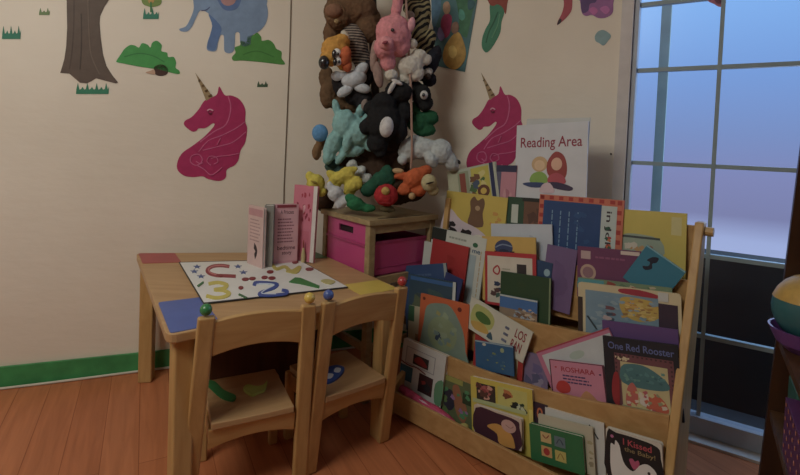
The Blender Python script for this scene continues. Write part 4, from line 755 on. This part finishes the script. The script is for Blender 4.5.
plush('pink_rabbit_plush', 'pink plush rabbit with one long upright ear and black eye', 1.97,
  [(393, 34, 18, 19, 0, 0), (385, 47, 11, 13, 10, -.02), (399, 46, 12, 11, -20, -.0), (397, 6, 5.5, 18, 4, 0), (399, -16, 5, 14, 6, 0), (388, 62, 8, 10, 0, .0)], (222, 138, 146),
  [('eye', [(392.5, 30, 1.8, 1.8, 0, -.078)], (0, 0, 0), SH((14, 12, 14))), ('snout', [(386, 43, 8, 7, 0, -.06)], (226, 146, 152)), ('nose', [(385, 42.5, 3, 1.6, -25, -.095)], (156, 66, 80)), ('inner_ear', [(411, 25, 4, 8, 10, -.02)], (226, 160, 168)), ('scarf', [(374, 56, 4, 16, 0, .0), (378, 74, 5, 14, -15, .0)], (158, 130, 120))])
plush('white_bear_plush', 'white plush bear under the pink rabbit', 2.0,
  [(410, 66, 13, 12, -30, 0), (419, 57, 8, 8, 0, 0), (426, 60, 6, 5, -20, 0), (404, 80, 8, 6, 0, 0), (391, 75, 7, 6, 0, -.03), (412, 44, 5, 5, 0, -.02), (416, 74, 8, 8, 0, 0)], (206, 200, 186))
plush('magpie_plush', 'dark navy and white plush at the right edge of the pile', 2.08, [(431, 62, 8, 14, 10, 0), (424, 72, 8, 9, 0, 0), (437, 54, 5, 9, 0, 0), (430, 80, 7, 7, 0, 0)], (30, 32, 46), [('collar', [(428, 72, 5, 4, -30, -.04)], (196, 192, 186)), ('beak', [(428, 76, 3, 3, 0, -.05)], (70, 56, 50))])
plush('black_eyed_plush', 'small black plush with one round white eye', 2.03, [(421, 95, 10, 11, 0, 0), (425, 104, 8, 8, 0, 0), (416, 88, 6, 8, 0, 0)], (22, 24, 26), [('eye', [(424, 95, 4, 4.5, 0, -.045)], (206, 204, 200)), ('pupil', [(423.5, 95, 1.6, 2, 0, -.065)], (0, 0, 0), SH((10, 10, 10)))])
plush('black_cat_plush', 'black plush animal with a white oval belly in the middle', 1.98,
  [(384, 122, 18, 20, 0, 0), (384, 104, 13, 12, 0, -.01), (367, 126, 8, 9, 20, 0), (378, 143, 11, 11, 0, 0), (399, 130, 9, 14, 0, 0), (399, 92, 14, 11, 10, .0), (404, 112, 8, 12, 0, .01), (370, 108, 7, 8, 0, .01), (380, 152, 6, 6, 0, 0)], (16, 16, 20),
  [('belly', [(386.5, 127, 7, 10.5, 4, -.075)], (206, 204, 204)), ('collar', [(392, 87, 2.5, 8, 25, -.05), (397, 82, 6, 2.2, 20, -.05)], (200, 196, 192))])
plush('green_plush', 'emerald green shiny plush below the black eyed toy', 2.05, [(418, 122, 12, 11, 0, 0), (430, 117, 9, 7, 20, 0), (414, 110, 6, 8, 0, 0), (424, 130, 12, 7, 0, 0)], (12, 96, 56))
plush('teal_elephant_plush', 'pale teal floppy plush hanging above the yellow toys', 2.02,
  [(345, 124, 13, 15, -10, 0), (358, 132, 13, 14, 15, 0), (334, 142, 8, 18, 22, 0), (337, 110, 4, 12, -20, 0), (329, 156, 6, 9, 20, 0), (367, 118, 4, 9, 40, 0), (352, 150, 13, 7, -10, .01), (348, 140, 5, 14, 10, -.03), (368, 142, 6, 10, -20, 0), (341, 157, 4, 9, 30, 0), (360, 110, 4, 8, 20, 0)], (132, 186, 186))
mb = MB(); pc = aty(320, 133, 2.02); mb.ball(pc, (.034, .03, .037), fur((84, 150, 206))); tag(mb.build('blue_ball_plush', origin=pc, smooth=True), 'round sky blue plush at the left of the teal floppy one', 'soft toy')
plush('tan_plush', 'small tan plush tucked below the round sky blue one', 2.10, [(317, 152, 5, 9, 0, 0), (322, 142, 6, 8, 0, 0)], (130, 96, 58))
plush('dark_brown_bear_plush', 'dark brown plush behind the yellow and white toys on the unit', 2.12, [(365, 172, 28, 16, 0, 0), (392, 166, 18, 16, 0, 0), (345, 168, 16, 14, 0, 0), (325, 200, 10, 12, 0, .02), (395, 150, 16, 14, 0, .03), (372, 152, 14, 12, 0, 0), (408, 190, 18, 12, 0, .0), (395, 195, 20, 10, 0, 0)], (74, 50, 32))
plush('polar_bear_plush', 'white plush polar bear lying at the right of the pile', 2.02,
  [(423, 149, 17, 11, -5, 0), (440, 152, 13, 13, -20, 0), (450, 161, 8, 12, -35, 0), (409, 150, 11, 12, 10, 0), (402, 160, 5, 5, 0, -.03), (431, 160, 6, 9, -30, -.04), (416, 141, 10, 6, 0, 0)], (188, 196, 196),
  [('nose', [(459, 162, 1.5, 2.5, -30, -.01)], (0, 0, 0), SH((20, 18, 18)))])
plush('orange_tiger_plush', 'orange plush cub with a cream face lying on the unit', 1.96,
  [(415, 178, 12, 10, -40, 0), (424, 171, 8, 6, -30, 0), (405, 188, 8, 6, -40, 0), (419, 190, 8, 7, 0, 0), (400, 176, 9, 4, -15, 0), (404, 191, 7, 4, 0, -.01)], (204, 92, 30),
  [('face', [(429, 183, 8, 9, -10, -.035), (433, 190, 6, 6, 0, -.02)], (190, 178, 130)), ('paw', [(412, 196, 3.5, 3.5, 0, -.03), (398, 171, 6, 3, 0, -.0)], (196, 160, 110)), ('stripe', [(430, 183, 4.5, .9, -20, -.075)], (60, 40, 30))])
plush('yellow_star_plush', 'round yellow plush head at the left edge over the unit', 1.99, [(316, 183, 9, 9, 0, 0), (310, 176, 5, 5, 0, 0), (321, 192, 6, 5, 0, 0)], (206, 190, 44), [('mouth', [(314, 182, 3.5, 1.1, 15, -.045)], (150, 130, 30))])
plush('yellow_chick_plush', 'yellow plush with spread wings lying on the unit', 1.97, [(342, 177, 13, 7, -20, 0), (352, 186, 9, 7, -35, 0), (331, 174, 6, 4, 20, 0), (349, 170, 9, 4, -15, 0), (348, 194, 9, 4, -20, 0), (358, 183, 5, 7, -20, 0), (334, 184, 8, 4, 10, 0)], (208, 190, 40))
plush('white_sock_plush', 'slim white plush limb lying diagonally behind the yellow toy', 2.03, [(352, 165, 6, 5, -40, 0), (359, 172, 8, 5, -45, 0), (366, 179, 7, 5, -40, 0)], (196, 200, 196))
plush('white_lamb_plush', 'white plush lying at the front left of the unit top', 1.93, [(336, 194, 8, 8, -40, 0), (342, 202, 9, 6, -40, 0), (330, 186, 4, 5, 0, 0)], (194, 196, 200))
plush('teal_tail_plush', 'muted teal plush piece under the teal floppy toy', 2.07, [(332, 166, 7, 7, 0, 0), (340, 170, 8, 5, 0, 0)], (66, 98, 92))
plush('dark_green_plush', 'dark green cloth toy behind the red ball', 1.97, [(383, 180, 13, 10, -20, 0), (370, 188, 10, 8, -30, 0), (387, 172, 7, 7, 0, 0)], (14, 84, 60))
plush('shiny_green_plush', 'shiny emerald plush at the front edge of the unit', 1.92, [(356, 204, 10, 7, 15, 0), (350, 198, 6, 5, 0, 0), (367, 208, 9, 4, 0, 0)], (10, 112, 66))
plush('red_ball_plush', 'round red plush ball at the front of the unit top', 1.90, [(386, 195, 12, 11.5, 0, 0)], (180, 22, 34), [('button', [(385.5, 191, 4.2, 4.2, 0, -.038)], (196, 160, 70)), ('seam', [(386, 203, 6, 1, 0, -.036)], (150, 14, 26))])
plush('olive_plush', 'small olive plush foot under the red ball', 1.90, [(388, 209, 8, 4, 0, 0)], (86, 76, 44))

# ------------------------------------------------------------------ dark bookcase at the right
fd = np.array([.533, .847, 0]); dd = np.array([.847, -.533, 0]); KO = np.array([.975, 1.25, 0])
def K(a, b, z): return KO-fd*a+dd*b+np.array([0, 0, z])
kc = empty('dark_bookcase', K(.24, .15, 0), 'dark brown bookcase at the right edge of the room', 'bookcase')
for a0 in (0, .50):
    mb = MB(); mb.prism([K(a0, 0, 0), K(a0, .3, 0), K(a0, .3, 1.75), K(a0, .08, 1.75)], -fd*.02, DARKW); bp(mb, 'side_panel', kc)
for z in (.05, .37, .56, 1.05, 1.4, 1.73):
    mb = MB(); mb.prism([K(.0005, .004+z*.046, z), K(.4795, .004+z*.046, z), K(.4795, .29, z), K(.0005, .29, z)], (0, 0, -.02), DARKW if z > 1 else wood((96, 66, 42), (74, 48, 30), (8, 8, 2))); bp(mb, 'shelf', kc)
mb = MB(); mb.prism([K(.0005, .291, .03), K(.4795, .291, .03), K(.4795, .3, .03), K(.0005, .3, .03)], (0, 0, 1.7), DARKW); bp(mb, 'back_panel', kc)
def kat(u, v, b): return onpl(u, v, K(0, b, 0), dd)
p = K(.092, .085, 0); z_ = .56
r_ = .084; c = np.array([p[0], p[1], z_+r_+.02]); mb = MB(); seg = 20
mb.ball(c, r_, paint((20, 104, 112), .35, .5, .1), seg=20, rings=14)
bl = tag(mb.build('toy_ball', origin=c, smooth=True), 'teal toy ball with yellow top on the dark bookcase shelf', 'ball')
mb = MB(); vs = []; 
for i in range(6):
    th = math.pi*.42*i/5
    for k in range(20):
        ph = 2*math.pi*k/20; vs.append(V(c)+Vector((math.sin(th)*math.cos(ph), math.sin(th)*math.sin(ph), math.cos(th)))*(r_+.0015))
mb.add(vs, [(i*20+k, (i+1)*20+k, (i+1)*20+(k+1) % 20, i*20+(k+1) % 20) for i in range(5) for k in range(20)], paint((204, 160, 46), .35, .5, .15, 40)); tag(bpc(mb, 'cap', bl, smooth=True), 'yellow top half')
mb = MB(); n = 24; R1, R2 = .062, .088
ring = lambda rr, zz: [(c[0]+rr*math.cos(2*math.pi*k/n), c[1]+rr*math.sin(2*math.pi*k/n), zz) for k in range(n)]
vs = ring(.05, z_+.001)+ring(R1+.01, z_+.02)+ring(R2, z_+.055)+ring(R2-.005, z_+.055)+ring(R1+.004, z_+.022)
fs = [(i*n+k, i*n+(k+1) % n, (i+1)*n+(k+1) % n, (i+1)*n+k) for i in range(4) for k in range(n)]+[list(range(n))[::-1]]
mb.add(vs, fs, paint((112, 58, 140), .4, .5)); tag(mb.build('toy_bowl', origin=(c[0], c[1], z_)), 'purple plastic bowl under the teal toy ball', 'bowl')
mb = MB(); mb.prism([K(.05, .05, .371), K(.17, .05, .371), K(.17, .13, .371), K(.05, .13, .371)], (0, 0, .115), paint((24, 96, 84), .5, .4)); tag(mb.build('toy_box', origin=K(.11, .09, .371), bevel=.006), 'small dark green box on the middle shelf of the dark bookcase', 'box')
mb = MB(); mb.prism([K(.22, .024, .371), K(.465, .024, .371), K(.465, .2, .371), K(.22, .2, .371)], (0, 0, .12), paint((96, 28, 92), .45, .4, .1))
for i in range(7):
    for j in range(4): mb.prism([K(.24+.032*i+dx, .023, .39+.03*j+dz) for dx, dz in ((0, 0), (.007, 0), (.007, .007), (0, .007))], -dd*.001, paint((196, 120, 90), .5))
tag(mb.build('dotted_box', origin=K(.3, .1, .371), bevel=.002), 'purple box with small light dots in the dark bookcase', 'box')
mb = MB(); mb.prism([K(.06, .03, .051), K(.34, .03, .051), K(.34, .24, .051), K(.06, .24, .051)], (0, 0, .17), paint((90, 30, 84), .45, .4, .1)); tag(mb.build('toy_box', origin=K(.2, .12, .051), bevel=.006), 'purple storage box on the lowest shelf of the dark bookcase', 'box')
